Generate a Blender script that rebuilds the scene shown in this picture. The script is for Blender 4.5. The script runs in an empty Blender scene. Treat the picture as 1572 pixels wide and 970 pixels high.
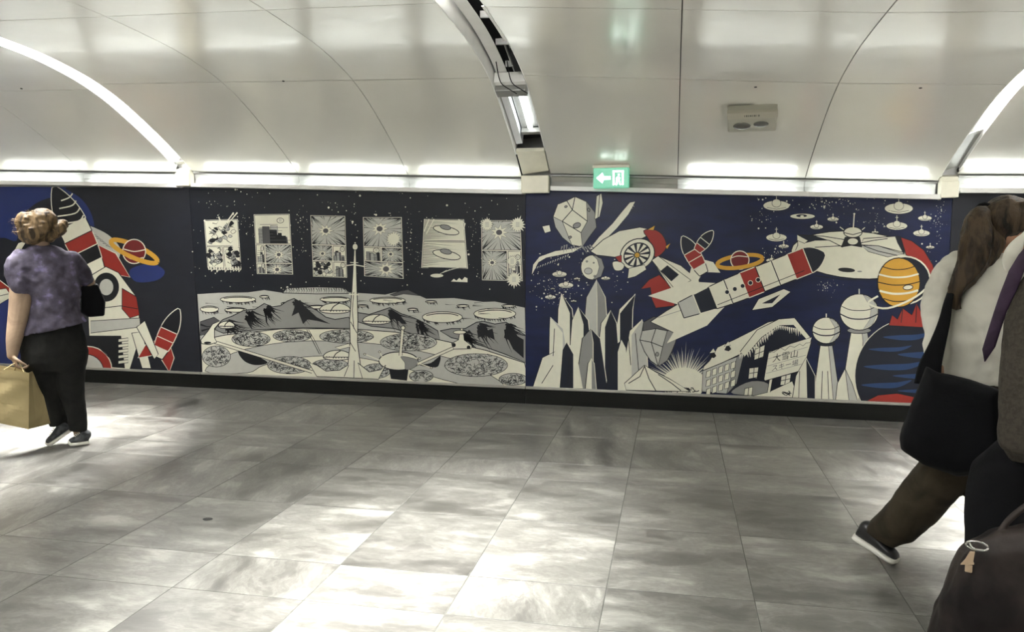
import bpy, bmesh, math, random
from mathutils import Vector, Matrix, noise
from mathutils.geometry import tessellate_polygon

random.seed(7)
SC = bpy.context.scene
COL = SC.collection

# ------------------------------------------------------------------ camera, world, light, exposure
FPX, YAW, PITCH, ROLL = 1199.75, -.2042, -.0952, -.0016
EYE = Vector((0, 0, 1.4546))
fwd = Vector((math.sin(YAW)*math.cos(PITCH), math.cos(YAW)*math.cos(PITCH), math.sin(PITCH)))
rgt = Vector((math.cos(YAW), -math.sin(YAW), 0))
upv = rgt.cross(fwd)
_c, _s = math.cos(ROLL), math.sin(ROLL)
rgt, upv = rgt*_c + upv*_s, upv*_c - rgt*_s
cam = bpy.data.cameras.new('camera')
cam.sensor_width = 36; cam.lens = FPX/1572*36; cam.clip_start = .05; cam.clip_end = 100
camo = bpy.data.objects.new('camera', cam); COL.objects.link(camo)
camo.matrix_world = Matrix((
    (rgt.x, upv.x, -fwd.x, EYE.x), (rgt.y, upv.y, -fwd.y, EYE.y),
    (rgt.z, upv.z, -fwd.z, EYE.z), (0, 0, 0, 1)))
SC.camera = camo
SC.view_settings.view_transform = 'Standard'
SC.view_settings.look = 'None'
SC.view_settings.gamma = 1
SC.view_settings.use_curve_mapping = False
SC.view_settings.exposure = .96
world = bpy.data.worlds.new('world'); SC.world = world
world.use_nodes = True
world.node_tree.nodes['Background'].inputs[0].default_value = (.9, .95, 1, 1)
world.node_tree.nodes['Background'].inputs[1].default_value = .05

ARCH_LIGHT = 17.0        # strength of the arched light strips
COVE_LIGHT = 0.7        # strength of the cornice lenses
COVE_TUBE = 7.0
TUBE_LIGHT = 7.0


def ray(px, py):
    return fwd*FPX + rgt*(px-786) - upv*(py-485)


def aty(px, py, y):
    d = ray(px, py); return EYE + d*(y/d.y)


Y0, KX = 6.775, -.0365          # the long wall: y = Y0 + KX*x


def wallpt(px, py, d=0.):
    r = ray(px, py); t = (Y0-d)/(r.y - KX*r.x); return EYE + r*t


def W(x, d, z):
    return Vector((x, Y0 + KX*x - d, z))


def proj(P):
    q = P-EYE; d = q.dot(fwd)
    return 786 + FPX*q.dot(rgt)/d, 485 - FPX*q.dot(upv)/d


# ------------------------------------------------------------------ materials
def lin(c):
    return tuple(((v/255)/12.92 if v/255 <= .04045 else ((v/255+.055)/1.055)**2.4) for v in c)


def mat(name, col, rough=.5, metal=0., emit=None, strength=0., spec=.5, noise_amt=0., noise_scale=5., stretch=(1, 1, 1), bump=0., bscale=80., trans=0.):
    m = bpy.data.materials.new(name); m.use_nodes = True
    nt = m.node_tree; b = nt.nodes['Principled BSDF']
    c = lin(col) if max(col) > 1 else col
    b.inputs['Base Color'].default_value = (*c, 1)
    b.inputs['Roughness'].default_value = rough
    b.inputs['Metallic'].default_value = metal
    b.inputs['Specular IOR Level'].default_value = spec
    if trans: b.inputs['Transmission Weight'].default_value = trans
    if emit is not None:
        b.inputs['Emission Color'].default_value = (*(lin(emit) if max(emit) > 1 else emit), 1)
        b.inputs['Emission Strength'].default_value = strength
    tc = nt.nodes.new('ShaderNodeTexCoord'); mp = nt.nodes.new('ShaderNodeMapping')
    mp.inputs['Scale'].default_value = stretch
    nt.links.new(tc.outputs['Object'], mp.inputs['Vector'])
    n = nt.nodes.new('ShaderNodeTexNoise'); n.inputs['Scale'].default_value = noise_scale
    n.inputs['Detail'].default_value = 5
    nt.links.new(mp.outputs[0], n.inputs['Vector'])
    if noise_amt:
        r = nt.nodes.new('ShaderNodeValToRGB')
        r.color_ramp.elements[0].position = .3; r.color_ramp.elements[1].position = .7
        r.color_ramp.elements[0].color = (*[v*(1-noise_amt) for v in c], 1)
        r.color_ramp.elements[1].color = (*[min(1, v*(1+noise_amt)) for v in c], 1)
        nt.links.new(n.outputs['Fac'], r.inputs[0]); nt.links.new(r.outputs[0], b.inputs['Base Color'])
    if bump:
        n2 = nt.nodes.new('ShaderNodeTexNoise'); n2.inputs['Scale'].default_value = bscale
        nt.links.new(mp.outputs[0], n2.inputs['Vector'])
        bp = nt.nodes.new('ShaderNodeBump'); bp.inputs['Strength'].default_value = bump; bp.inputs['Distance'].default_value = .01
        nt.links.new(n2.outputs['Fac'], bp.inputs['Height']); nt.links.new(bp.outputs[0], b.inputs['Normal'])
    return m


def panel_mat():
    m = mat('satin_metal_panel', (.84, .825, .755), rough=.30, metal=.22, noise_amt=.03, noise_scale=1.5)
    nt = m.node_tree; b = nt.nodes['Principled BSDF']
    tc = nt.nodes.new('ShaderNodeTexCoord'); mp = nt.nodes.new('ShaderNodeMapping')
    mp.inputs['Scale'].default_value = (1.0, 3, 3)
    n = nt.nodes.new('ShaderNodeTexNoise'); n.inputs['Scale'].default_value = 2.0; n.inputs['Detail'].default_value = 3
    n.inputs['Distortion'].default_value = .6
    nt.links.new(tc.outputs['Object'], mp.inputs[0]); nt.links.new(mp.outputs[0], n.inputs['Vector'])
    mr = nt.nodes.new('ShaderNodeMapRange'); mr.inputs['From Min'].default_value = .3; mr.inputs['From Max'].default_value = .7
    mr.inputs['To Min'].default_value = .15; mr.inputs['To Max'].default_value = .24
    nt.links.new(n.outputs['Fac'], mr.inputs['Value']); nt.links.new(mr.outputs[0], b.inputs['Roughness'])
    bp = nt.nodes.new('ShaderNodeBump'); bp.inputs['Strength'].default_value = .10; bp.inputs['Distance'].default_value = .01
    nt.links.new(n.outputs['Fac'], bp.inputs['Height']); nt.links.new(bp.outputs[0], b.inputs['Normal'])
    return m


M = {}
M['panel'] = panel_mat()
M['dark'] = mat('dark_void', (.012, .012, .013), .8)
M['seam'] = mat('seam_black', (.03, .03, .03), .7)
M['white_metal'] = mat('white_enamel', (.88, .875, .84), .4, noise_amt=.04, noise_scale=8)
M['cream'] = mat('cream_plastic', (.88, .85, .70), .45, noise_amt=.05, noise_scale=9)
M['grey_metal'] = mat('grey_metal', (.35, .35, .33), .35, .6, noise_amt=.08, noise_scale=12)
M['alu'] = mat('brushed_aluminium', (.42, .41, .37), .4, .6, noise_amt=.1, noise_scale=10, stretch=(.2, 4, 4))
M['diffuser'] = mat('arch_diffuser', (.9, .9, .9), .5, emit=(1, 1, 1), strength=ARCH_LIGHT)
M['diff_warm'] = mat('aged_diffuser', (.9, .8, .7), .5, emit=(1, .72, .45), strength=ARCH_LIGHT*.3)
M['cove_white'] = mat('cornice_reflector', (.60, .61, .59), .4, noise_amt=.04, noise_scale=6, stretch=(.6, 3, 3))
M['cove_tube'] = mat('cove_lamp', (1, 1, 1), .4, emit=(.95, 1, 1), strength=COVE_TUBE)
M['cove'] = mat('cornice_lens', (.85, .87, .86), .4, emit=(.93, 1, .98), strength=COVE_LIGHT, noise_amt=.03)
M['cove_off'] = mat('cornice_lens_off', (.36, .35, .31), .35, noise_amt=.2, noise_scale=4, stretch=(1, 3, 3))
M['tube'] = mat('fluorescent_tube', (1, 1, 1), .4, emit=(.95, 1, 1), strength=TUBE_LIGHT)
M['skirt'] = mat('black_skirting', (.006, .0065, .005), .55, spec=.25, noise_amt=.3, noise_scale=6, stretch=(.3, 3, 3))
M['wall'] = mat('plain_wall', (.5, .5, .48), .6, noise_amt=.05)
M['grout'] = mat('grout', (.10, .10, .09), .8, noise_amt=.2, noise_scale=30)


def floor_mat():
    m = bpy.data.materials.new('stone_look_tile'); m.use_nodes = True
    nt = m.node_tree; N = nt.nodes.new; L = nt.links.new; b = nt.nodes['Principled BSDF']
    at = N('ShaderNodeAttribute'); at.attribute_name = 'tile'
    sep = N('ShaderNodeSeparateColor'); L(at.outputs['Color'], sep.inputs[0])
    geo = N('ShaderNodeTexCoord')
    # per-tile offset and quarter-turn
    off = N('ShaderNodeVectorMath'); off.operation = 'SCALE'; off.inputs['Scale'].default_value = 37
    L(at.outputs['Color'], off.inputs[0])
    add = N('ShaderNodeVectorMath'); add.operation = 'ADD'
    rot = N('ShaderNodeVectorRotate'); rot.rotation_type = 'Z_AXIS'
    ang = N('ShaderNodeMath'); ang.operation = 'GREATER_THAN'; ang.inputs[1].default_value = .72
    L(sep.outputs['Blue'], ang.inputs[0])
    am = N('ShaderNodeMath'); am.operation = 'MULTIPLY'; am.inputs[1].default_value = 1.35
    L(ang.outputs[0], am.inputs[0]); L(am.outputs[0], rot.inputs['Angle'])
    L(geo.outputs['Object'], rot.inputs['Vector'])
    st = N('ShaderNodeMapping'); st.inputs['Scale'].default_value = (1.1, 2.4, 1)
    L(rot.outputs[0], st.inputs['Vector']); L(st.outputs[0], add.inputs[0]); L(off.outputs[0], add.inputs[1])
    n1 = N('ShaderNodeTexNoise'); n1.inputs['Scale'].default_value = 1.9; n1.inputs['Detail'].default_value = 9
    n1.inputs['Roughness'].default_value = .60; n1.inputs['Distortion'].default_value = .25
    L(add.outputs[0], n1.inputs['Vector'])
    n2 = N('ShaderNodeTexNoise'); n2.inputs['Scale'].default_value = 5.5; n2.inputs['Detail'].default_value = 8
    n2.inputs['Roughness'].default_value = .7; n2.inputs['Distortion'].default_value = .5
    L(add.outputs[0], n2.inputs['Vector'])
    r1 = N('ShaderNodeValToRGB'); e = r1.color_ramp.elements
    e[0].position = .33; e[0].color = (.115, .112, .10, 1); e[1].position = .64; e[1].color = (.40, .395, .36, 1)
    for p, c in ((.43, (.175, .17, .155)), (.455, (.25, .244, .222)), (.49, (.20, .195, .178)), (.53, (.29, .285, .26)), (.55, (.225, .22, .20))):
        k = e.new(p); k.color = (*c, 1)
    L(n1.outputs['Fac'], r1.inputs[0])
    r2 = N('ShaderNodeValToRGB'); e = r2.color_ramp.elements
    e[0].position = .44; e[0].color = (.72, .72, .71, 1); e[1].position = .58; e[1].color = (1.15, 1.15, 1.15, 1)
    k = e.new(.49); k.color = (.92, .92, .91, 1); k = e.new(.52); k.color = (.84, .84, .83, 1)
    L(n2.outputs['Fac'], r2.inputs[0])
    mx = N('ShaderNodeMixRGB'); mx.blend_type = 'MULTIPLY'; mx.inputs[0].default_value = .8
    L(r1.outputs[0], mx.inputs[1]); L(r2.outputs[0], mx.inputs[2])
    tone = N('ShaderNodeMapRange'); tone.inputs['To Min'].default_value = .78; tone.inputs['To Max'].default_value = 1.2
    L(sep.outputs['Red'], tone.inputs['Value'])
    mx2 = N('ShaderNodeMixRGB'); mx2.blend_type = 'MULTIPLY'; mx2.inputs[0].default_value = 1
    L(mx.outputs[0], mx2.inputs[1]); L(tone.outputs[0], mx2.inputs[2])
    hv = N('ShaderNodeHueSaturation'); hv.inputs['Value'].default_value = .68
    L(mx2.outputs[0], hv.inputs['Color']); L(hv.outputs[0], b.inputs['Base Color'])
    rr = N('ShaderNodeMapRange'); rr.inputs['To Min'].default_value = .24; rr.inputs['To Max'].default_value = .42
    L(n2.outputs['Fac'], rr.inputs['Value']); L(rr.outputs[0], b.inputs['Roughness'])
    b.inputs['Specular IOR Level'].default_value = .95
    return m


M['tile'] = floor_mat()


# ------------------------------------------------------------------ object helpers
def link(name, me, parent=None, smooth=False):
    o = bpy.data.objects.new(name, me); COL.objects.link(o)
    if parent is not None:
        o.parent = parent
    if smooth:
        for p in me.polygons: p.use_smooth = True
    return o


def mesh_obj(name, verts, faces, material, parent=None, smooth=False, origin=None, kind=None):
    """verts in world metres; stored relative to the parent's location (or to origin)."""
    if parent is not None:
        o0 = Vector(parent.get('_at', (0, 0, 0)))
    else:
        o0 = Vector(origin) if origin is not None else Vector((0, 0, 0))
    me = bpy.data.meshes.new(name)
    me.from_pydata([tuple(Vector(v)-o0) for v in verts], [], faces)
    mats = material if isinstance(material, (list, tuple)) else [material]
    for m in mats: me.materials.append(m)
    me.update()
    o = link(name, me, parent, smooth)
    if parent is None: o.location = o0
    else: o['_at'] = tuple(o0)
    if kind: o['kind'] = kind
    return o


def thing(name, label, cat, loc=(0, 0, 0), group=None):
    o = bpy.data.objects.new(name, None); COL.objects.link(o)
    o.location = loc; o['_at'] = tuple(loc)
    o.empty_display_size = .1
    if label: o['label'] = label; o['category'] = cat
    if group: o['group'] = group
    return o


def tag(o, label, cat, group=None):
    o['label'] = label; o['category'] = cat
    if group: o['group'] = group
    return o


class MB:
    """collects shapes (world coordinates) into one mesh"""
    def __init__(s): s.v = []; s.f = []

    def add(s, v, f):
        n = len(s.v); s.v += [Vector(a) for a in v]; s.f += [tuple(i+n for i in q) for q in f]

    def box(s, c, ax, ay, az):
        """c centre; ax, ay, az half-extent vectors"""
        c, ax, ay, az = map(Vector, (c, ax, ay, az))
        v = [c+ax*i+ay*j+az*k for i in (-1, 1) for j in (-1, 1) for k in (-1, 1)]
        f = [(0, 1, 3, 2), (4, 6, 7, 5), (0, 4, 5, 1), (2, 3, 7, 6), (0, 2, 6, 4), (1, 5, 7, 3)]
        s.add(v, f)

    def tube(s, pts, r, n=8, cap=True):
        pts = [Vector(p) for p in pts]
        rs = r if isinstance(r, (list, tuple)) else [r]*len(pts)
        rings = []
        t0 = (pts[1]-pts[0]).normalized()
        a = t0.orthogonal().normalized()
        for i, p in enumerate(pts):
            t = (pts[min(i+1, len(pts)-1)]-pts[max(i-1, 0)]).normalized()
            a = (a - t*a.dot(t)).normalized(); b = t.cross(a)
            rings.append([p + (a*math.cos(2*math.pi*k/n)+b*math.sin(2*math.pi*k/n))*rs[i] for k in range(n)])
        v = [q for R in rings for q in R]; f = []
        for i in range(len(pts)-1):
            for k in range(n):
                f.append((i*n+k, i*n+(k+1) % n, (i+1)*n+(k+1) % n, (i+1)*n+k))
        if cap:
            f.append(tuple(range(n))[::-1]); f.append(tuple((len(pts)-1)*n+k for k in range(n)))
        s.add(v, f)

    def loft(s, rings, cap=True):
        n = len(rings[0]); v = [q for R in rings for q in R]; f = []
        for i in range(len(rings)-1):
            for k in range(n):
                f.append((i*n+k, i*n+(k+1) % n, (i+1)*n+(k+1) % n, (i+1)*n+k))
        if cap:
            f.append(tuple(range(n))[::-1]); f.append(tuple((len(rings)-1)*n+k for k in range(n)))
        s.add(v, f)

    def ball(s, c, rx, ry=None, rz=None, ax=None, n=12, m=8):
        c = Vector(c); ry = ry or rx; rz = rz or rx
        ax = ax or (Vector((1, 0, 0)), Vector((0, 1, 0)), Vector((0, 0, 1)))
        rings = []
        for i in range(m+1):
            t = math.pi*(i+.02)/(m+.04)
            rings.append([c + ax[0]*rx*math.sin(t)*math.cos(2*math.pi*k/n) + ax[1]*ry*math.sin(t)*math.sin(2*math.pi*k/n) + ax[2]*rz*-math.cos(t) for k in range(n)])
        s.loft(rings)

    def build(s, name, material, parent=None, smooth=False, origin=None, kind=None, bevel=0, remesh=0, wrinkle=0, wscale=6., smoothit=0, sub=0):
        o = mesh_obj(name, s.v, s.f, material, parent, smooth, origin, kind)
        if remesh or bevel or sub or smoothit:
            if remesh:
                md = o.modifiers.new('r', 'REMESH'); md.mode = 'VOXEL'; md.voxel_size = remesh; md.use_smooth_shade = True
            if smoothit:
                md = o.modifiers.new('s', 'SMOOTH'); md.iterations = smoothit; md.factor = .5
            if bevel:
                md = o.modifiers.new('b', 'BEVEL'); md.width = bevel; md.segments = 2; md.limit_method = 'ANGLE'
            if sub:
                md = o.modifiers.new('u', 'SUBSURF'); md.levels = sub; md.render_levels = sub
            dg = bpy.context.evaluated_depsgraph_get()
            me = bpy.data.meshes.new_from_object(o.evaluated_get(dg), depsgraph=dg)
            o.modifiers.clear(); old = o.data; o.data = me; bpy.data.meshes.remove(old)
            me.name = name
            if remesh or smooth or sub:
                for p in me.polygons: p.use_smooth = True
        if wrinkle:
            me = o.data
            nv = [v.normal.copy() for v in me.vertices]
            for v, nn in zip(me.vertices, nv):
                q = v.co*wscale
                w = noise.noise(Vector((q.x+3.1, q.y, q.z*.7)))+.5*noise.noise(q*2.3)
                v.co += nn*wrinkle*w
            me.update()
        return o


def interp(x, xs, ys):
    if x <= xs[0]: return ys[0]
    for i in range(len(xs)-1):
        if x <= xs[i+1]:
            t = (x-xs[i])/(xs[i+1]-xs[i]); return ys[i]+(ys[i+1]-ys[i])*t
    return ys[-1]


def catmull(pts, n=8, closed=False):
    out = []; N = len(pts)
    rng = range(N) if closed else range(N-1)
    for i in rng:
        if closed: p0, p1, p2, p3 = pts[(i-1) % N], pts[i], pts[(i+1) % N], pts[(i+2) % N]
        else: p0, p1, p2, p3 = pts[max(i-1, 0)], pts[i], pts[i+1], pts[min(i+2, N-1)]
        for k in range(n):
            t = k/n; t2 = t*t; t3 = t2*t
            out.append(tuple(.5*((2*b)+(-a+c)*t+(2*a-5*b+4*c-d)*t2+(-a+3*b-3*c+d)*t3) for a, b, c, d in zip(p0, p1, p2, p3)))
    if not closed: out.append(tuple(pts[-1]))
    return out


# ------------------------------------------------------------------ vault geometry
_PR = catmull([(0, 0), (.26, .21), (.5, .38), (.73, .53), (1.0, .69), (1.27, .81), (1.5, .88), (1.75, .935), (2.0, .967), (2.45, 1.), (2.9, 1.01), (4.1, 1.012)], 6)
_PX = [p[0] for p in _PR]; _PY = [p[1] for p in _PR]
WIDTH = 8.2


def prof(d):
    if d > WIDTH/2: d = WIDTH-d
    return interp(d, _PX, _PY)


def amp(x):
    return interp(x, [-9, -1.3, -1.07, 1, 2, 3], [.755, .775, .75, .655, .635, .62])


SECT = [(-12.0, -8.25), (-8.10, -4.755), (-4.60, -1.315), (-1.065, 1.995), (2.125, 5.30), (5.45, 8.8)]


def spring(x, s):
    if s == 0: return 2.20-.034*(x+8.3)
    if s == 1: return 2.111-.034*(x+4.739)
    if s == 2: return 2.115-.0373*(x+4.593)
    if s == 3: return 2.021-.0392*(x+1.067)
    if s == 4: return 1.948-.02*(x-2.13)
    return 1.93-.02*(x-5.4)


def vz(x, d, s, lift=0.):
    return spring(x, s) + amp(x)*prof(d) + lift


def vpt(x, d, s, lift=0.):
    """point on the vault, lifted outward along the profile normal"""
    e = .01
    dz = (prof(d+e)-prof(d-e))*amp(x)/(2*e) if e < d < WIDTH-e else (prof(.02)-prof(0))*amp(x)/.02*(1 if d < 1 else -1)
    n = Vector((0, dz, 1)).normalized()       # outward: up and towards the wall
    P = W(x, d, vz(x, d, s)); return P + n*lift


def sheet(mb, x0, x1, d0, d1, s, lift=0., thick=.008, nd=None, nx=2, fn=None):
    nd = nd or max(2, int((d1-d0)/.08))
    fn = fn or vpt
    A = [[fn(x0+(x1-x0)*i/nx, d0+(d1-d0)*j/nd, s, lift) for j in range(nd+1)] for i in range(nx+1)]
    B = [[fn(x0+(x1-x0)*i/nx, d0+(d1-d0)*j/nd, s, lift+thick) for j in range(nd+1)] for i in range(nx+1)]
    v = [p for r in A for p in r]+[p for r in B for p in r]
    o = (nx+1)*(nd+1); f = []
    for i in range(nx):
        for j in range(nd):
            a = i*(nd+1)+j; b = a+1; c = a+nd+2; d = a+nd+1
            f.append((a, d, c, b)); f.append((a+o, b+o, c+o, d+o))
    for i in range(nx):
        a = i*(nd+1); b = a+nd+1; f.append((a, a+o, b+o, b))
        a += nd; b += nd; f.append((a, b, b+o, a+o))
    for j in range(nd):
        a = j; f.append((a, a+1, a+1+o, a+o)); a = nx*(nd+1)+j; f.append((a, a+o, a+1+o, a+1))
    mb.add(v, f)


# floor ------------------------------------------------------------------------------------
def build_floor():
    xs = [-1.455+.6*k for k in range(-18, 18)]
    ys = [7.145, 6.785]
    y = 6.785
    pat = [.36, .72, .72]
    i = 0
    while y > -1.6:
        y -= pat[i % 3]; ys.append(y); i += 1
    g = .002
    bm = bmesh.new(); lay = bm.loops.layers.float_color.new('tile')
    rnd = random.Random(11)
    for a in range(len(xs)-1):
        for b in range(len(ys)-1):
            x0, x1, y1, y0 = xs[a]+g, xs[a+1]-g, ys[b]-g, ys[b+1]+g
            h = .0016
            top = [(x0, y0), (x1, y0), (x1, y1), (x0, y1)]
            e = .001
            vt = [bm.verts.new((px+(e if px == x0 else -e), py+(e if py == y0 else -e), 0)) for px, py in top]
            vb = [bm.verts.new((px, py, -h)) for px, py in top]
            col = (rnd.random(), rnd.random(), rnd.random(), 1)
            fs = [bm.faces.new(vt)]+[bm.faces.new((vb[k], vb[(k+1) % 4], vt[(k+1) % 4], vt[k])) for k in range(4)]
            for f in fs:
                for l in f.loops: l[lay] = col
    me = bpy.data.meshes.new('floor'); bm.to_mesh(me); bm.free()
    me.materials.append(M['tile'])
    o = link('floor', me); o['kind'] = 'structure'
    mb = MB(); mb.box((-1.4, 2.8, -.051), (11.5, 0, 0), (0, 4.6, 0), (0, 0, .05))
    o2 = mb.build('floor_screed', M['grout']); o2['kind'] = 'structure'


build_floor()

# walls ------------------------------------------------------------------------------------
XL, XR = -12.0, 8.8
mb = MB()
c = W((XL+XR)/2, -.09, 1.6)
mb.box(c, W(XR, 0, 0)/2-W(XL, 0, 0)/2, (0, .06, 0), (0, 0, 1.75))
o = mb.build('wall_back', M['wall'], kind='structure')
mb = MB()
c = W((XL+XR)/2, WIDTH+.09, 1.6)
mb.box(c, W(XR, 0, 0)/2-W(XL, 0, 0)/2, (0, .06, 0), (0, 0, 1.75))
o = mb.build('wall_front', M['wall'], kind='structure')
for nm, x in (('wall_left', XL), ('wall_right', XR)):
    mb = MB(); mb.box((x, 2.8, 1.6), (.05, 0, 0), (0, 4.6, 0), (0, 0, 1.7)); mb.build(nm, M['wall'], kind='structure')

# skirting and ledge
mb = MB()
for x0, x1 in ((XL, -4.612), (-4.608, -1.29), (-1.286, 2.1), (2.104, XR)):
    for d, z0, z1, dd in ((0, .0, .132, .012),):
        c = W((x0+x1)/2, d+dd/2-.015, (z0+z1)/2)
        mb.box(c, (W(x1, 0, 0)-W(x0, 0, 0))/2, (0, .015+dd/2, 0), (0, 0, (z1-z0)/2))
mb.build('baseboard_back', M['skirt'], kind='structure')
mb = MB()
for x0, x1 in ((XL, -4.612), (-4.608, -1.29), (-1.286, 2.1), (2.104, XR)):
    mb.box(W((x0+x1)/2, .003, .147), (W(x1, 0, 0)-W(x0, 0, 0))/2, (0, .018, 0), (0, 0, .011))
mb.build('trim_1', M['alu'], kind='structure', bevel=.003)

# vault panels -------------------------------------------------------------------------------
ceil = thing('ceiling', None, None); ceil['kind'] = 'structure'
G = .003
seams_x = {0: [-12, -10.4, -8.25], 1: [-8.10, -7.0, -5.88, -4.755], 2: [-4.60, -3.475, -2.372, -1.315],
           3: [-1.065, .018, 1.020, 1.995], 4: [2.125, 3.2, 4.25, 5.30], 5: [5.45, 7.1, 8.8]}
for s, xs in seams_x.items():
    for a, b in zip(xs[:-1], xs[1:]):
        ds = [0.03, 1.255, 2.52, 4.1, WIDTH-2.52, WIDTH-1.255, WIDTH-.03]
        if s == 3: ds[2] = 2.40
        if s == 1: ds[1] = 1.19
        for j in range(6):
            mb = MB(); sheet(mb, a+G, b-G, ds[j]+G, ds[j+1]-G, s)
            mb.build('ceiling_panel', M['panel'], ceil, smooth=False)
    # backing behind the joints
    mb = MB(); sheet(mb, xs[0], xs[-1], .03, WIDTH-.03, s, lift=.02, thick=.02)
    mb.build('ceiling_backing', M['seam'], ceil)
for o in ceil.children:
    me = o.data
    for p in me.polygons: p.use_smooth = True
    try: me.set_sharp_from_angle(angle=math.radians(35))
    except Exception: pass

# screws on the panels
mb = MB()
for px, py, s in ((435, 124.5, 2), (1160, 133.5, 3), (1413, 135, 3), (33, 136, 1)):
    r = ray(px, py); best = None
    for k in range(400):
        t = (5.2+k*.004)/r.y; P = EYE+r*t; d = Y0+KX*P.x-P.y
        if P.z > vz(P.x, max(d, .0), s): break
        best = P
    mb.ball(best, .011, .011, .006, n=8, m=4)
mb.build('ceiling_screw', M['seam'], ceil)

# outer roof slab so that no outside light leaks in
mb = MB(); mb.box((-1.6, 2.8, 3.45), (10.6, 0, 0), (0, 4.7, 0), (0, 0, .05)); mb.build('ceiling_slab', M['dark'], kind='structure')

# cornice ---------------------------------------------------------------------------------------
def extr(mb, x0, x1, s, poly, zf=None):
    """extrude a (d, dz) polygon between x0 and x1, following the springing line"""
    a = [W(x0, d, spring(x0, s)+z) for d, z in poly]; b = [W(x1, d, spring(x1, s)+z) for d, z in poly]
    mb.loft([a, b])


for s, xs in seams_x.items():
    x0, x1 = xs[0]+.01, xs[-1]-.01
    # lip: short shelf with an upturned edge
    t = thing('trim_2', None, None); t['kind'] = 'structure'
    mb = MB(); extr(mb, x0, x1+.02, s, [(-.02, -.128), (.085, -.128), (.085, -.092), (.078, -.092), (.076, -.116), (-.02, -.116)])
    mb.build('cornice_lip', M['white_metal'], t)
    mb = MB(); extr(mb, x0, x1, s, [(.028, -.008), (.040, .0), (.040, .006), (.018, .006)])
    mb.build('cornice_edge', M['grey_metal'], t)
    # opposite side of the corridor
    mb = MB(); extr(mb, x0, x1, s, [(WIDTH-.0, -.125), (WIDTH-.07, -.125), (WIDTH-.07, -.1), (WIDTH, -.1)])
    mb.build('cornice_lip', M['white_metal'], t)
    cuts = list(xs)
    for i, (a, b) in enumerate(zip(cuts[:-1], cuts[1:])):
        off = (s == 3 and i == 0)
        mb = MB(); extr(mb, a+.012 if i == 0 else a+.001, b-.012 if i == len(cuts)-2 else b-.001, s,
                        [(-.012, -.008), (.016, -.008), (.004, -.05), (.012, -.114), (-.012, -.114)])
        mb.build('cornice_lens', M['cove_off'] if off else M['cove_white'], t)
        if not off:
            mb = MB(); c0, c1 = a+.07, b-.07
            mb.tube([W(c0, .046, spring(c0, s)-.104), W(c1, .046, spring(c1, s)-.104)], .0085, 8); mb.build('cove_lamp', M['cove_tube'], t)
        mb = MB(); extr(mb, a+.001, b-.001, s, [(WIDTH, -.008), (WIDTH-.03, -.008), (WIDTH-.03, -.1), (WIDTH, -.1)])
        mb.build('cornice_lens', M['cove'], t)

# arched slots with light strips ---------------------------------------------------------------------
def slotfn(sa, sb, xa, xb):
    def f(x, d, s, lift):
        t = (x-xa)/(xb-xa)
        return vpt(xa, d, sa, lift).lerp(vpt(xb, d, sb, lift), t) if False else Vector(vpt(xa, d, sa, lift)*(1-t)+vpt(xb, d, sb, lift)*t)
    return f


GAPS = [(-8.25, -8.10, 0, 1), (-4.755, -4.60, 1, 2), (-1.315, -1.065, 2, 3), (1.995, 2.125, 3, 4), (5.30, 5.45, 4, 5)]
BEAM = 9.0               # watts of each downward lamp segment


def beams(fn, xa, xb, d0, parent):
    d = d0
    while d < WIDTH-.7:
        A_ = fn((xa+xb)/2, d, 0, .115); B_ = fn((xa+xb)/2, d, 0, 0.)
        li = bpy.data.lights.new('arch_lamp', 'AREA'); li.shape = 'RECTANGLE'; li.size = .09; li.size_y = .48
        li.energy = BEAM*(1.25 if d < 2.2 else (.8 if d > 4.4 else 1.)); li.spread = math.radians(52); li.color = (1, .985, .95)
        lo = bpy.data.objects.new('arch_lamp', li); COL.objects.link(lo); lo.parent = parent
        dr = (B_-A_).normalized(); q = dr.to_track_quat('-Z', 'Y')
        lo.matrix_parent_inverse = Matrix.Translation(-parent.location)
        lo.location = A_; lo.rotation_euler = q.to_euler()
        d += .55


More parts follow.
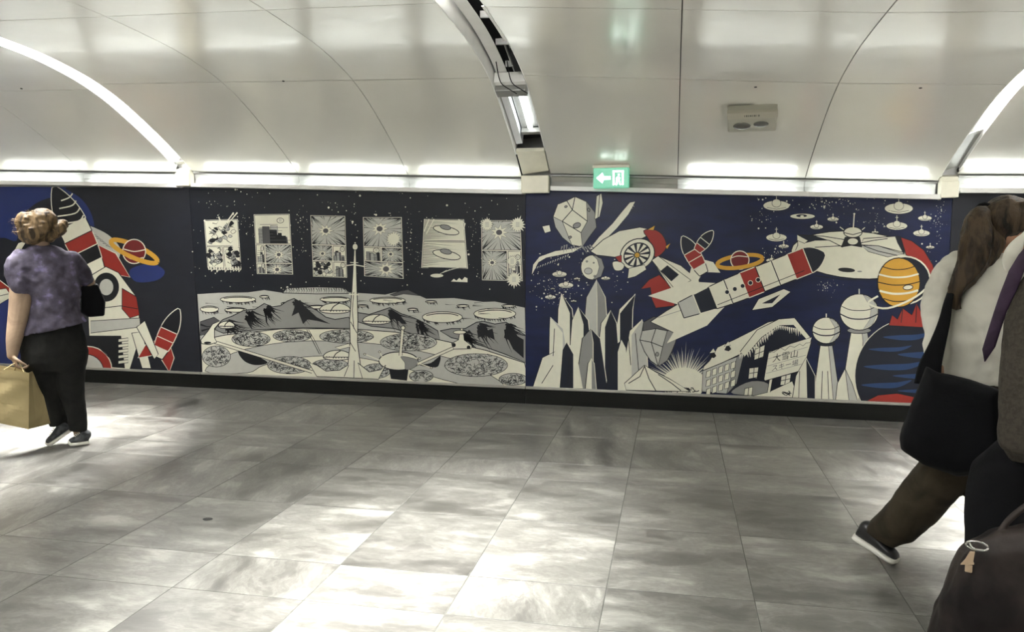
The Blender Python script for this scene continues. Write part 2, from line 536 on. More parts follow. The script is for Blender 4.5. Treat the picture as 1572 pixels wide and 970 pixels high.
LAB = {0: 'arched light strip beyond the left edge, over the far end of the passage',
       1: 'long white arched light strip left of the moon landscape mural',
       3: 'white arched light strip at the right above the ponytailed woman',
       4: 'arched light strip past the right edge of the mural'}
for gi, (xa, xb, sa, sb) in enumerate(GAPS):
    fn = slotfn(sa, sb, xa, xb)
    if gi == 2: continue
    t = thing('arch_light', LAB[gi], 'ceiling light', tuple(W((xa+xb)/2, .0, spring(xb, sb))), group='arched light strips across the vault')
    h = .17
    mb = MB()
    sheet(mb, xa-.004, xa+.004, .08, WIDTH-.2, 0, lift=.0, thick=h, nx=1, fn=fn, nd=80)
    sheet(mb, xb-.004, xb+.004, .08, WIDTH-.2, 0, lift=.0, thick=h, nx=1, fn=fn, nd=80)
    sheet(mb, xa, xb, .12, WIDTH-.2, 0, lift=h, thick=.004, nx=1, fn=fn, nd=80)
    mb.build('channel', M['white_metal'], t)
    d0 = {0: .2, 1: .20, 3: .62, 4: .3}[gi]
    mb = MB(); sheet(mb, xa+.005, xb-.005, d0, WIDTH-.4, 0, lift=.14, thick=.006, nx=1, fn=fn, nd=80)
    mb.build('diffuser', M['diffuser'], t, smooth=True)
    if gi == 1:
        mb = MB(); sheet(mb, xa+.006, xb-.006, 1.47, 1.62, 0, lift=.134, thick=.005, nx=1, fn=fn)
        mb.build('aged_patch', M['diff_warm'], t)
    mb = MB(); sheet(mb, xa+.006, xb-.006, .10, d0-.06, 0, lift=.03, thick=.004, nx=1, fn=fn, nd=4)
    mb.build('gutter', M['grey_metal'], t)
    beams(fn, xa, xb, max(d0+.2, .8), t)
    # cream corner block where the arch meets the cornice
    mb = MB()
    z = min(spring(xa, sa), spring(xb, sb))
    mb.box(W((xa+xb)/2, .053, z-.055), ((xb-xa)/2-.002, 0, 0), (0, .045, 0), (0, 0, .062))
    mb.box(W((xa+xb)/2, .05, z+.02), ((xb-xa)/2-.004, 0, 0), (0, .03, .01), (0, -.004, .03))
    mb.build('corner_block', M['cream'], t, bevel=.006)

# the open slot: cover missing, tube and wiring exposed
xa, xb, sa, sb = GAPS[2]
fn = slotfn(sa, sb, xa, xb)
t = thing('open_light_channel', 'open ceiling light slot without cover, bare fluorescent tube and loose wires showing', 'ceiling light', tuple(W(-1.19, 0, 2.0)))
H = .20
mb = MB()
sheet(mb, xa-.005, xa+.005, .30, WIDTH-.03, 0, lift=0, thick=H, nx=1, fn=fn, nd=90)
mb.build('side_sheet', M['white_metal'], t, smooth=True)
mb = MB(); sheet(mb, xb-.005, xb+.005, .30, WIDTH-.03, 0, lift=-.0, thick=H, nx=1, fn=fn, nd=90)
mb.build('side_sheet', M['white_metal'], t, smooth=True)
mb = MB(); sheet(mb, xa, xb, .25, WIDTH-.03, 0, lift=H, thick=.01, nx=1, fn=fn, nd=90)
mb.build('back_plate', M['dark'], t)
# rest of the strip further over the passage still carries its cover
mb = MB(); sheet(mb, xa+.006, xb-.006, 2.50, WIDTH-.4, 0, lift=.14, thick=.006, nx=1, fn=fn, nd=60)
mb.build('diffuser', M['diffuser'], t, smooth=True)
beams(fn, xa, xb, 2.72, t)
# tilted reflector sheet in the upper slot
mb = MB(); sheet(mb, xa+.02, xa+.10, 1.15, 3.0, 0, lift=.10, thick=.004, nx=1, fn=fn, nd=30)
mb.build('reflector', M['white_metal'], t)
mb = MB()
for d in (1.20, 1.50, 1.92):
    bk = MB(); P = fn(xa+.17, d, 0, .13); bk.box(P, (.07, 0, 0), (0, .012, 0), (0, 0, .02)); bk.build('bracket', M['grey_metal'], t)
P0 = fn(xa+.15, 1.12, 0, .12); P1 = fn(xa+.15, 1.5, 0, .14)
mb.tube([P0, P1], .008); mb.build('rod', M['grey_metal'], t)
mb = MB(); mb.tube([P0+Vector((.03, 0, 0)), P1+Vector((.03, 0, 0))], .006)
mb.build('rod', M['grey_metal'], t)
mb = MB()
mb.box(fn(xa+.20, 1.32, 0, .09), (.022, 0, 0), (0, .09, -.045), (0, .012, .025))
mb.build('ballast', M['dark'], t, bevel=.004)
mb = MB(); sheet(mb, xb-.035, xb-.012, 1.75, 2.35, 0, lift=.02, thick=.004, nx=1, fn=fn, nd=10)
mb.build('edge_strip', M['white_metal'], t)
# junction box at the middle
bx = MB()
A = fn(xa+.01, 1.07, 0, .0); B = fn(xb-.01, 1.07, 0, .0)
cen = (A+B)/2
tan = (fn(xa, 1.12, 0, 0)-fn(xa, 1.02, 0, 0)).normalized()
nor = Vector((0, -tan.z, tan.y)); nor = -nor if nor.z < 0 else nor
bx.box(cen+nor*.02, Vector((.115, 0, 0)), tan*.045, nor*.05)
bx.build('junction_box', M['grey_metal'], t, bevel=.006)
bx = MB(); bx.box(cen+tan*.075+nor*.05, Vector((.115, 0, 0)), tan*.025, nor*.04)
bx.build('mounting_plate', M['white_metal'], t, bevel=.004)
for k, (ox, oy) in enumerate(((-.06, .0), (.02, .02))):
    w = MB()
    pts = catmull([tuple(cen+Vector((ox-.01, 0, 0))+tan*.25+nor*.08), tuple(cen+Vector((ox, 0, 0))+tan*.12-nor*.0), tuple(cen+Vector((ox+.06, 0, 0))+tan*.06-nor*.03), tuple(cen+Vector((ox+.10, 0, 0))+tan*.0-nor*.03)], 6)
    w.tube(pts, .004, 6); w.build('wire', M['dark'], t, smooth=True)
# lamp tray, tube and holders
mb = MB(); sheet(mb, xa+.085, xb-.02, .52, 1.02, 0, lift=.075, thick=.02, nx=1, fn=fn, nd=10)
mb.build('lamp_tray', M['grey_metal'], t)
mb = MB(); mb.tube([fn(xa+.165, .55, 0, .045), fn(xa+.165, .75, 0, .05), fn(xa+.165, 1.01, 0, .055)], .019, 14)
mb.build('fluorescent_tube', M['tube'], t, smooth=True)
mb = MB(); P = fn(xa+.165, .50, 0, .05); mb.box(P, (.078, 0, 0), (0, .02, -.008), (0, .01, .02))
mb.build('lamp_holder', M['grey_metal'], t, bevel=.004)
mb = MB(); sheet(mb, xa+.02, xa+.075, .40, 1.02, 0, lift=.02, thick=.1, nx=1, fn=fn, nd=10)
mb.build('inner_reflector', M['tube'] if False else mat('lit_reflector', (.9, .92, .95), .2, .1), t, smooth=False)
# cream closing pieces at the foot
mb = MB(); sheet(mb, xa+.012, xb-.008, .07, .30, 0, lift=-.004, thick=.02, nx=1, fn=fn, nd=4)
mb.box(fn((xa+xb)/2, .31, 0, .01), (.118, 0, 0), (0, .018, -.01), (0, .01, .015))
mb.build('closing_plate', M['cream'], t)
mb = MB(); z = spring(-1.19, 3)
mb.box(W(-1.19, .053, z-.08), (.121, 0, 0), (0, .045, 0), (0, 0, .075))
mb.build('corner_block', M['cream'], t, bevel=.008)

# ------------------------------------------------------------------ printed wall panels
INK = {}
for nm, c in dict(cream=(226, 224, 205), white=(236, 236, 228), black=(16, 18, 24), night=(16, 20, 31), navy=(11, 23, 62),
                  slate=(27, 29, 38), blue=(34, 48, 104), grey=(140, 140, 136), lgrey=(186, 186, 178), dgrey=(84, 84, 86),
                  red=(150, 42, 34), dred=(110, 26, 28), yellow=(206, 156, 56), steel=(30, 60, 104), ink=(15, 21, 38)).items():
    if nm in ('navy', 'slate', 'night'):
        INK[nm] = mat('print_'+nm, c, .38, spec=.4, noise_amt=.34 if nm == 'navy' else .16, noise_scale=3, stretch=(1, 1, 3.2))
    else:
        INK[nm] = mat('print_'+nm, c, .4, spec=.4, noise_amt=.03, noise_scale=20)
INKN = list(INK)


class Art:
    """a printed panel: every printed shape is a thin layer of ink on the board"""
    def __init__(s, xt0, xt1, xb0, xb1, zt0, zt1, zb, base):
        s.corn = [W(xt0, 0, zt0), W(xt1, 0, zt1), W(xb1, 0, zb), W(xb0, 0, zb)]
        s.q = [proj(p) for p in s.corn]
        s.v = []; s.f = []; s.m = []; s.boxes = []
        s.fr = (0, 0, 1)
        b = [W(xt0, -.012, zt0), W(xt1, -.012, zt1), W(xb1, -.012, zb), W(xb0, -.012, zb)]
        s.v += s.corn+b
        for f in [(0, 3, 2, 1), (4, 5, 6, 7), (0, 1, 5, 4), (1, 2, 6, 5), (2, 3, 7, 6), (3, 0, 4, 7)]:
            s.f.append(f); s.m.append(INKN.index(base))

    def P(s, p): return (s.fr[0]+p[0]/s.fr[2], s.fr[1]+p[1]/s.fr[2])

    def layer(s, x0, y0, x1, y1):
        L = 0
        for b in s.boxes:
            if b[0] < x1 and b[2] > x0 and b[1] < y1 and b[3] > y0 and b[4] > L: L = b[4]
        L += 1; s.boxes.append((x0, y0, x1, y1, L)); return L

    def clip(s, poly):
        out = poly
        n = 4
        for i in range(n):
            a = s.q[i]; b = s.q[(i+1) % n]
            res = []
            def side(p): return (b[0]-a[0])*(p[1]-a[1])-(b[1]-a[1])*(p[0]-a[0])
            for k in range(len(out)):
                p = out[k]; r = out[(k+1) % len(out)]; sp = side(p); sr = side(r)
                if sp >= 0: res.append(p)
                if (sp >= 0) != (sr >= 0):
                    t = sp/(sp-sr); res.append((p[0]+(r[0]-p[0])*t, p[1]+(r[1]-p[1])*t))
            out = res
            if not out: return []
        return out

    def emit(s, polys, col):
        """polys: convex polygons in picture pixels of one colour"""
        xs = [p[0] for q in polys for p in q]; ys = [p[1] for q in polys for p in q]
        if not xs: return
        L = s.layer(min(xs), min(ys), max(xs), max(ys))
        d = .0004+L*.00012; mi = INKN.index(col)
        for q in polys:
            c = s.clip(q)
            if len(c) < 3: continue
            n = len(s.v); s.v += [wallpt(p[0], p[1], d) for p in c]
            ar = sum(c[i][0]*c[(i+1) % len(c)][1]-c[(i+1) % len(c)][0]*c[i][1] for i in range(len(c)))
            if abs(ar) < .02: continue
            idx = list(range(n, n+len(c)))
            s.f.append(tuple(idx[::-1] if ar > 0 else idx)); s.m.append(mi)

    def tris(s, pts):
        t = tessellate_polygon([[Vector((p[0], p[1], 0)) for p in pts]])
        return [[pts[i] for i in q] for q in t]

    def fill(s, pts, col, line=0, lc='black', curve=0):
        if curve: pts = catmull(pts, curve, True)
        P = [s.P(p) for p in pts]
        s.emit(s.tris(P), col)
        if line: s.line(pts, line, lc, closed=True)

    def rib(s, pts, w, closed=False, taper=False):
        P = [s.P(p) for p in pts]
        if closed: P = P+[P[0], P[1]]
        out = []; N = len(P)
        L = []
        for i in range(N):
            a = P[max(i-1, 0)]; b = P[min(i+1, N-1)]
            dx, dy = b[0]-a[0], b[1]-a[1]; l = math.hypot(dx, dy) or 1
            ww = w/2*(1 if not taper else max(.06, 1-i/(N-1)))
            L.append(((P[i][0]-dy/l*ww, P[i][1]+dx/l*ww), (P[i][0]+dy/l*ww, P[i][1]-dx/l*ww)))
        for i in range(N-1-(1 if closed else 0)):
            out.append([L[i][0], L[i+1][0], L[i+1][1], L[i][1]])
        return out

    def line(s, pts, w, col, closed=False, curve=0, taper=False):
        """w in picture pixels"""
        if curve: pts = catmull(pts, curve, closed)
        s.emit(s.rib(pts, w, closed, taper), col)

    def lines(s, many, w, col, taper=False):
        out = []
        for pts in many: out += s.rib(pts, w, False, taper)
        s.emit(out, col)

    def ell(s, cx, cy, rx, ry, col, line=0, lc='black', rot=0, n=28, a0=0, a1=360):
        pts = []
        for k in range(n):
            t = math.radians(a0+(a1-a0)*k/(n if a1-a0 == 360 else n-1)); x = rx*math.cos(t); y = ry*math.sin(t); r = math.radians(rot)
            pts.append((cx+x*math.cos(r)-y*math.sin(r), cy+x*math.sin(r)+y*math.cos(r)))
        if col: s.fill(pts, col)
        if line: s.line(pts, line, lc, closed=(a1-a0 == 360))
        return pts

    def dots(s, lst, col, seg=6):
        out = []
        for x, y, r in lst:
            c = s.P((x, y)); out.append([(c[0]+r*math.cos(6.283*k/seg), c[1]+r*math.sin(6.283*k/seg)) for k in range(seg)])
        s.emit(out, col)

    def burst(s, cx, cy, r0, r1, n, col, rnd, sy=1., line=0):
        pts = []
        for k in range(2*n):
            a = math.pi*k/n; r = (r1*rnd.uniform(.8, 1.1) if k % 2 == 0 else r0)
            pts.append((cx+r*math.cos(a), cy+r*sy*math.sin(a)))
        s.fill(pts, col, line)

    def text(s, body, size, origin, ux, uy, col):
        """letters printed along ux, uy (frame units per em)"""
        cu = bpy.data.curves.new('t', 'FONT'); cu.body = body; cu.size = 1; cu.resolution_u = 3
        ob = bpy.data.objects.new('t', cu); COL.objects.link(ob)
        dg = bpy.context.evaluated_depsgraph_get(); dg.update()
        me = bpy.data.meshes.new_from_object(ob.evaluated_get(dg))
        polys = []
        for p in me.polygons:
            q = []
            for vi in p.vertices:
                v = me.vertices[vi].co*size
                q.append(s.P((origin[0]+ux[0]*v.x+uy[0]*v.y, origin[1]+ux[1]*v.x+uy[1]*v.y)))
            polys.append(q)
        s.emit([t for q in polys for t in (s.tris(q) if len(q) > 3 else [q])], col)
        bpy.data.objects.remove(ob); bpy.data.curves.remove(cu); bpy.data.meshes.remove(me)

    def scribble(s, cx, cy, rx, ry, rnd, n, w=.8, col='black', rot=0, L=9):
        out = []
        for k in range(n):
            r = math.sqrt(rnd.random()); a = rnd.uniform(0, 6.283)
            x = cx+rx*r*math.cos(a)*.95; y = cy+ry*r*math.sin(a)*.93
            b = rnd.uniform(0, 6.283); pts = [(x, y)]
            for j in range(4):
                b += rnd.uniform(-1.3, 1.3); x += L*math.cos(b)*.5; y += L*math.sin(b)*.35; pts.append((x, y))
            if ((pts[-1][0]-cx)/rx)**2+((pts[-1][1]-cy)/ry)**2 < 1.05: out.append(pts)
        s.lines(out, w, col)

    def stars(s, rnd, n, x0, y0, x1, y1, big=1.6, clusters=()):
        l = []
        for k in range(n):
            l.append((rnd.uniform(x0, x1), rnd.uniform(y0, y1), rnd.choice([.35, .45, .55, .7, .8, 1.0, big])))
        for cx, cy, sx, sy, m in clusters:
            for k in range(m): l.append((rnd.gauss(cx, sx), rnd.gauss(cy, sy), rnd.choice([.3, .35, .45, .6, .9])))
        s.dots(l, 'cream')

    def crater(s, cx, cy, rx, ry, rnd, w=1.1):
        s.ell(cx, cy+ry*.25, rx*1.12, ry*1.25, 'lgrey')
        s.ell(cx, cy, rx, ry, 'cream', w)
        out = []
        for k in range(int(rx/3)):
            a = rnd.uniform(.15, 2.9); x = cx+rx*math.cos(a); y = cy+ry*math.sin(a)
            out.append([(x, y), (x+rnd.uniform(2, 6), y+rnd.uniform(4, 10)), (x+rnd.uniform(4, 10), y+rnd.uniform(5, 16))])
        s.lines(out, 1.6, 'black', taper=True)
        s.line([(cx-rx*.8, cy-ry*.3), (cx-rx*.3, cy-ry*.62), (cx+rx*.4, cy-ry*.62), (cx+rx*.8, cy-ry*.25)], 1.3, 'black', curve=4)

    def saucer(s, cx, cy, w, tilt=0, mast=True, lw=.7):
        """plain little flying disc"""
        h = w*.19
        s.ell(cx, cy, w/2, h, 'cream', lw, rot=tilt)
        s.ell(cx, cy-h*.5, w*.17, h*.8, 'cream', lw, rot=tilt)
        s.line([(cx-w*.36, cy+h*.35), (cx, cy+h*.7), (cx+w*.36, cy+h*.35)], lw, 'black')
        if mast: s.line([(cx, cy-h*1.2), (cx, cy-h*2.6)], lw*1.4, 'cream'); s.line([(cx-w*.07, cy-h*2.1), (cx+w*.07, cy-h*2.1)], lw, 'cream')

    def build(s, name, label):
        o0 = s.corn[3].lerp(s.corn[2], .5)
        me = bpy.data.meshes.new(name)
        me.from_pydata([tuple(v-o0) for v in s.v], [], s.f)
        for k in INKN: me.materials.append(INK[k])
        me.polygons.foreach_set('material_index', s.m); me.update()
        o = link(name, me); o.location = o0
        return tag(o, label, 'mural', 'printed mural boards along the wall')


# ---- left board -------------------------------------------------------------------------
rnd = random.Random(3)
A = Art(-8.2, -4.672, -8.2, -4.618, 2.06, 1.985, .158, 'slate')
A.fr = (0, 270, 2.156)
A.fill([(-400, 20), (170, 20), (190, 60), (120, 90), (60, 150), (55, 215), (0, 205), (-60, 260), (-400, 240)], 'blue', curve=4)
A.fill([(200, 40), (262, 70), (300, 120), (310, 175), (262, 150), (230, 100)], 'blue', curve=4)
A.fill([(430, 310), (500, 290), (545, 315), (520, 345), (450, 350)], 'blue', curve=5)
A.fill([(-200, 385), (40, 400), (70, 450), (60, 640), (-400, 640)], 'blue', curve=4)
# pale hull behind
A.fill([(282, 165), (330, 178), (372, 205), (400, 245), (380, 290), (330, 250), (296, 225)], 'lgrey', 1, curve=5)
A.lines([[(300+10*k, 190+8*k), (318+10*k, 196+8*k), (330+9*k, 206+9*k)] for k in range(6)], 1.1, 'dgrey', taper=True)
# plain stubby rocket climbing to the upper left
def rocket(A_, x0, y0, x1, y1, w, cols, noselen=.25, fins=None, windows=0, lw=1.4):
    """a generic rocket from tail (x0,y0) to nose tip (x1,y1); cols from tail to nose"""
    dx, dy = x1-x0, y1-y0; l = math.hypot(dx, dy); ux, uy = dx/l, dy/l; nx_, ny_ = -uy, ux
    def at(t, k): return (x0+dx*t+nx_*w*k, y0+dy*t+ny_*w*k)
    def prf(t): return .62+.38*math.sin(min(1, t/.45)*1.57) if t < 1-noselen else math.cos((t-(1-noselen))/noselen*1.5)**.75
    if fins:
        for sg in (-1, 1): A_.fill([at(.0, .5*sg), at(.30, .8*sg), at(.12, 1.75*sg), at(-.16, 1.9*sg)], fins, lw, 'cream')
    n = len(cols); T = [(1-noselen)*k/(n-1) for k in range(n)]+[1.0]
    for k, c in enumerate(cols):
        a, b = T[k], T[k+1]
        L = [at(a+(b-a)*j/8, prf(a+(b-a)*j/8)) for j in range(9)]; R = [at(a+(b-a)*j/8, -prf(a+(b-a)*j/8)) for j in range(9)]
        A_.fill(L+R[::-1], c, lw, 'cream' if c in ('black', 'red', 'dred', 'ink') else 'black')
    for k in range(windows):
        t = .3+.35*k/max(1, windows-1) if windows > 1 else .5
        c = at(t, 0); A_.ell(c[0], c[1], w*.3, w*.3, 'ink', 1.1, 'cream'); A_.ell(c[0], c[1], w*.17, w*.17, 'lgrey')


rocket(A, 322, 330, 178, 36, 50, ['cream', 'black', 'red', 'cream', 'black'], .42, 'red')
for k in range(4): A.line([(232-34+k*6-14, 160-k*26), (258-k*10, 150-k*26), (276-k*12, 130-k*24)], 2.0, 'cream', curve=4)
# ringed dark red planet
A.ell(444, 250, 84, 20, None, 7, 'yellow', rot=24)
A.ell(444, 250, 38, 40, 'dred', 1.6, 'cream')
A.line([(412, 262), (440, 276), (474, 270)], 1.6, 'cream', curve=4); A.line([(410, 242), (444, 250), (480, 244)], 1.6, 'cream', curve=4)
A.ell(444, 250, 84, 20, None, 7, 'yellow', rot=24, a0=20, a1=160)
# pale lander hull with round tanks below
A.fill([(300, 330), (350, 300), (392, 320), (452, 400), (468, 520), (430, 640), (300, 640), (290, 430)], 'cream', 1.4, curve=0)
A.ell(352, 368, 44, 50, 'black', 1.8, 'cream'); A.ell(352, 368, 24, 28, 'lgrey', 1)
A.fill([(404, 372), (452, 400), (462, 460), (430, 470), (404, 440)], 'red', 1.2)
A.fill([(300, 480), (462, 470), (464, 500), (300, 520)], 'lgrey', 1)
A.fill([(270, 530), (400, 530), (412, 636), (372, 632), (340, 595), (270, 570)], 'black', 1.4)
A.ell(290, 640, 80, 76, 'red', 1.6, 'cream'); A.ell(284, 650, 60, 60, 'lgrey', 1.2)
for k in range(5): A.fill([(392, 540+18*k), (424, 536+18*k), (424, 546+18*k), (392, 550+18*k)], 'cream', .9)
A.fill([(436, 520), (470, 516), (500, 636), (470, 636)], 'cream', 1.1)
A.lines([[(312, 440), (400, 430), (456, 440)], [(320, 560), (360, 600)]], 1.1, 'black')
# small pod leaving to the upper right
rocket(A, 520, 600, 592, 440, 30, ['cream', 'red', 'red', 'black'], .45, 'red')
A.fill([(452, 500), (480, 480), (524, 590), (510, 606)], 'cream', 1.2)
A.fill([(-40, 336), (0, 346), (42, 378), (30, 400), (-40, 380)], 'red', 1.2, 'cream')
A.fill([(-60, 384), (20, 372), (40, 400), (0, 424), (-60, 450)], 'cream', 1)
A.line([(-20, 402), (28, 390)], 1, 'black')
A.fill([(18, 300), (60, 222), (90, 214), (60, 262), (40, 330)], 'cream', 1)
A.stars(rnd, 12, 632, 60, 668, 360, 1.2)
A.build('mural_panel', 'mural board with white red and black flying machine, at the left end')

# ---- moon landscape board ----------------------------------------------------------------
rnd = random.Random(5)
B = Art(-4.668, -1.291, -4.612, -1.291, 1.985, 1.862, .158, 'night')
B.fr = (290, 280, 2.853)
B.stars(rnd, 170, 20, 30, 1470, 470, 1.7, clusters=((120, 130, 60, 60, 26), (260, 200, 30, 60, 25), (490, 150, 20, 50, 20), (490, 250, 20, 60, 20), (700, 150, 20, 60, 14), (960, 240, 22, 60, 30), (1250, 230, 20, 90, 24), (1000, 330, 20, 60, 14), (640, 100, 20, 30, 10)))
# ground
B.fill([(36, 488), (130, 482), (260, 480), (330, 470), (410, 482), (430, 462), (560, 458), (680, 462), (700, 480), (860, 490), (910, 478), (960, 472), (1000, 490), (1040, 508), (1160, 505), (1290, 522), (1340, 520), (1472, 548), (1480, 900), (60, 850)], 'lgrey', 1)
B.fill([(410, 484), (430, 462), (560, 458), (670, 461), (700, 486), (560, 488)], 'lgrey', 1.2)
B.lines([[(425+k*11, 464-(k % 3)), (430+k*11+rnd.uniform(-4, 4), 474), (424+k*11, 484+rnd.uniform(-2, 5))] for k in range(25)], 1.5, 'black', taper=True)
B.fill([(880, 492), (930, 474), (960, 470), (1010, 496), (940, 488), (900, 498)], 'dgrey', .8)
for cx, cy, rx, ry in [(215, 512, 78, 14), (330, 500, 20, 6), (640, 512, 66, 12), (870, 516, 78, 14), (90, 555, 40, 14), (205, 558, 48, 10), (1110, 590, 88, 24), (1340, 575, 92, 24), (560, 545, 40, 8), (1060, 522, 24, 5), (430, 530, 26, 6), (980, 555, 22, 5), (760, 540, 24, 5), (1200, 540, 26, 6), (1400, 540, 30, 6)]:
    B.crater(cx, cy, rx, ry, rnd)
B.lines([[(x, y), (x+rnd.uniform(15, 40), y+rnd.uniform(-2, 4)), (x+rnd.uniform(40, 60), y+rnd.uniform(-1, 6))] for x, y in [(rnd.uniform(60, 1400), rnd.uniform(515, 600)) for _ in range(50)]], .9, 'black', taper=True)


def mountain(pts, peaks, base, n):
    B.fill(pts, 'grey', 1.4)
    out = []
    for (px_, py_) in peaks:
        for k in range(n):
            a = rnd.uniform(.15, 1.35); l = rnd.uniform(30, 110)
            x0 = px_+rnd.uniform(-6, 26); y0 = py_+rnd.uniform(2, 40)
            out.append([(x0, y0), (x0+l*.3*math.cos(a)+rnd.uniform(-6, 6), y0+l*.35*math.sin(a)), (x0+l*.6*math.cos(a)-6, y0+l*.6*math.sin(a)), (x0+l*math.cos(a), min(base, y0+l*math.sin(a)))])
    B.lines(out, 3.4, 'black', taper=True)


mountain([(100, 640), (150, 600), (190, 585), (240, 560), (290, 555), (330, 530), (365, 545), (400, 540), (430, 520), (460, 508), (500, 530), (560, 560), (600, 590), (640, 600), (700, 590), (720, 640), (500, 636), (300, 645), (150, 660)], [(460, 510), (330, 534), (250, 560), (160, 600)], 636, 22)
B.fill([(462, 512), (500, 535), (560, 590), (620, 620), (560, 606), (520, 600), (500, 620), (480, 570), (450, 585), (462, 548)], 'black')
mountain([(740, 570), (790, 578), (830, 565), (880, 548), (930, 575), (990, 595), (1040, 620), (1090, 650), (1100, 690), (1000, 670), (900, 640), (800, 630), (740, 610)], [(880, 550), (1000, 602)], 690, 20)
B.fill([(882, 552), (920, 575), (955, 620), (930, 618), (905, 590), (890, 600)], 'black')
mountain([(1100, 650), (1150, 640), (1210, 640), (1260, 612), (1290, 608), (1340, 620), (1390, 612), (1430, 640), (1475, 670), (1478, 790), (1380, 750), (1240, 700), (1150, 680)], [(1270, 615), (1390, 615), (1200, 645)], 760, 26)
B.fill([(1272, 612), (1300, 650), (1330, 640), (1340, 690), (1300, 670), (1262, 680), (1280, 650)], 'black')
B.fill([(1392, 616), (1420, 660), (1466, 690), (1466, 770), (1420, 730), (1400, 690), (1380, 680)], 'black')
B.fill([(50, 610), (110, 590), (140, 610), (100, 660), (50, 670)], 'dgrey', 1)
B.lines([[(50, 622), (80, 632), (120, 628)], [(55, 650), (90, 640), (130, 646)]], 3, 'black', taper=True)
# basin: rings of ground
B.fill([(52, 690), (160, 668), (400, 642), (700, 640), (900, 655), (1100, 690), (1300, 735), (1470, 790), (1490, 900), (60, 850)], 'cream', 1.3, curve=0)
B.fill([(70, 826), (200, 745), (420, 700), (640, 695), (860, 712), (1060, 750), (1230, 800), (1380, 890), (1180, 880), (900, 800), (700, 762), (500, 765), (330, 800), (255, 834)], 'lgrey', .9, curve=4)
for cx, cy, rx, ry, n in [(272, 686, 84, 32, 70), (452, 672, 84, 26, 66), (690, 674, 118, 30, 90), (962, 700, 124, 38, 110), (1258, 800, 138, 50, 130), (120, 762, 62, 46, 60), (440, 800, 96, 38, 80), (820, 826, 62, 32, 42), (1018, 848, 52, 26, 30), (1420, 862, 62, 26, 40), (620, 800, 80, 26, 44)]:
    B.ell(cx, cy, rx, ry, 'lgrey', .9)
    B.scribble(cx, cy, rx, ry, rnd, int(n*2.1), .75, 'black')
B.line([(516, 645), (540, 690), (572, 752)], 1, 'black'); B.line([(524, 645), (550, 690), (580, 752)], .8, 'black')
B.fill([(218, 738), (300, 762), (345, 790), (290, 800), (240, 780)], 'black', curve=4)
B.fill([(1100, 760), (1060, 790), (1010, 800), (1080, 810), (1098, 790)], 'black', curve=4)
# elevated tubes
for p, q, w in [((100, 695), (540, 830), 4.2), ((990, 800), (1180, 715), 4.2)]:
    B.line([p, q], w, 'cream'); dx, dy = q[0]-p[0], q[1]-p[1]; l = math.hypot(dx, dy)
    for sg in (-1, 1): B.line([(p[0]-dy/l*6*sg, p[1]+dx/l*6*sg), (q[0]-dy/l*6*sg, q[1]+dx/l*6*sg)], .9, 'black')


def dome(cx, cy, rx, ry):
    B.ell(cx, cy, rx, ry*.45, 'cream', 1.2)
    B.fill([(cx+rx*math.cos(math.radians(180+k*9)), cy+ry*math.sin(math.radians(180+k*9))) for k in range(21)], 'cream', 1.2)
    B.line([(cx-rx*.3, cy+ry*.2), (cx-rx*.1, cy-ry*.5), (cx+rx*.25, cy-ry*.95)], 1.4, 'black', curve=4)
    B.dots([(cx-rx*.1+k*rx*.2, cy+ry*.12, .8) for k in range(5)], 'black'); B.dots([(cx-rx*.75+k*rx*.18, cy-ry*.05, .8) for k in range(2)], 'black')


dome(640, 560, 68, 32); dome(822, 608, 62, 30); dome(650, 765, 62, 30); dome(165, 630, 36, 22)
# shell stations
B.fill([(52, 690), (84, 650), (104, 620), (140, 606), (112, 640), (112, 680), (122, 700), (90, 710), (56, 706)], 'cream', 1.2, curve=0)
B.ell(82, 702, 16, 5, 'black')
B.fill([(1150, 705), (1180, 690), (1190, 640), (1200, 640), (1206, 690), (1240, 715), (1236, 728), (1160, 730)], 'cream', 1.1, curve=0)
B.ell(1160, 712, 9, 9, 'black'); B.ell(1225, 722, 8, 8, 'black'); B.ell(1186, 656, 28, 8, 'cream', 1)
# bowl shaped station with antenna
B.fill([(872, 800), (962, 815), (955, 868), (885, 860)], 'black')
B.ell(918, 782, 86, 40, 'cream', 1.6); B.fill([(930, 762), (1002, 778), (990, 808), (950, 820), (946, 790)], 'grey', .6, curve=4)
B.line([(926, 758), (936, 640)], 3.2, 'cream'); B.line([(920, 758), (930, 640)], .8, 'black'); B.line([(934, 758), (944, 640)], .8, 'black')
B.ell(938, 637, 9, 9, 'cream', 1.1)
for x0, y0, x1, y1 in [(840, 780, 770, 752), (850, 770, 835, 742), (1000, 790, 1062, 812), (990, 768, 1010, 770)]:
    B.line([(x0, y0), (x1, y1)], 1.4, 'cream'); B.ell(x1, y1, 5, 4, 'cream', .8)
# tall central mast
B.fill([(722, 320), (732, 320), (736, 470), (740, 600), (738, 700), (750, 790), (760, 858), (560, 850), (525, 790), (560, 800), (600, 826), (660, 822), (696, 800), (706, 700), (704, 600), (714, 470)], 'cream', 1.2, curve=0)
B.fill([(740, 790), (790, 830), (840, 820), (862, 800), (830, 862), (760, 858)], 'cream', 1.2)
B.lines([[(722, 480), (716, 560), (722, 640)], [(708, 610), (736, 660)], [(706, 700), (730, 740)], [(700, 800), (680, 850)], [(724, 780), (722, 856)]], 1, 'black')
B.line([(690, 364), (722, 360), (768, 368)], 1.6, 'cream'); B.line([(706, 350), (742, 352)], 1, 'cream')
B.line([(727, 330), (728, 262)], 2, 'cream'); B.ell(728, 282, 12, 14, 'cream', .9)
B.line([(700, 490), (745, 492)], 1.6, 'cream')
B.fill([(640, 722), (700, 705), (706, 720), (660, 732)], 'cream', .8)


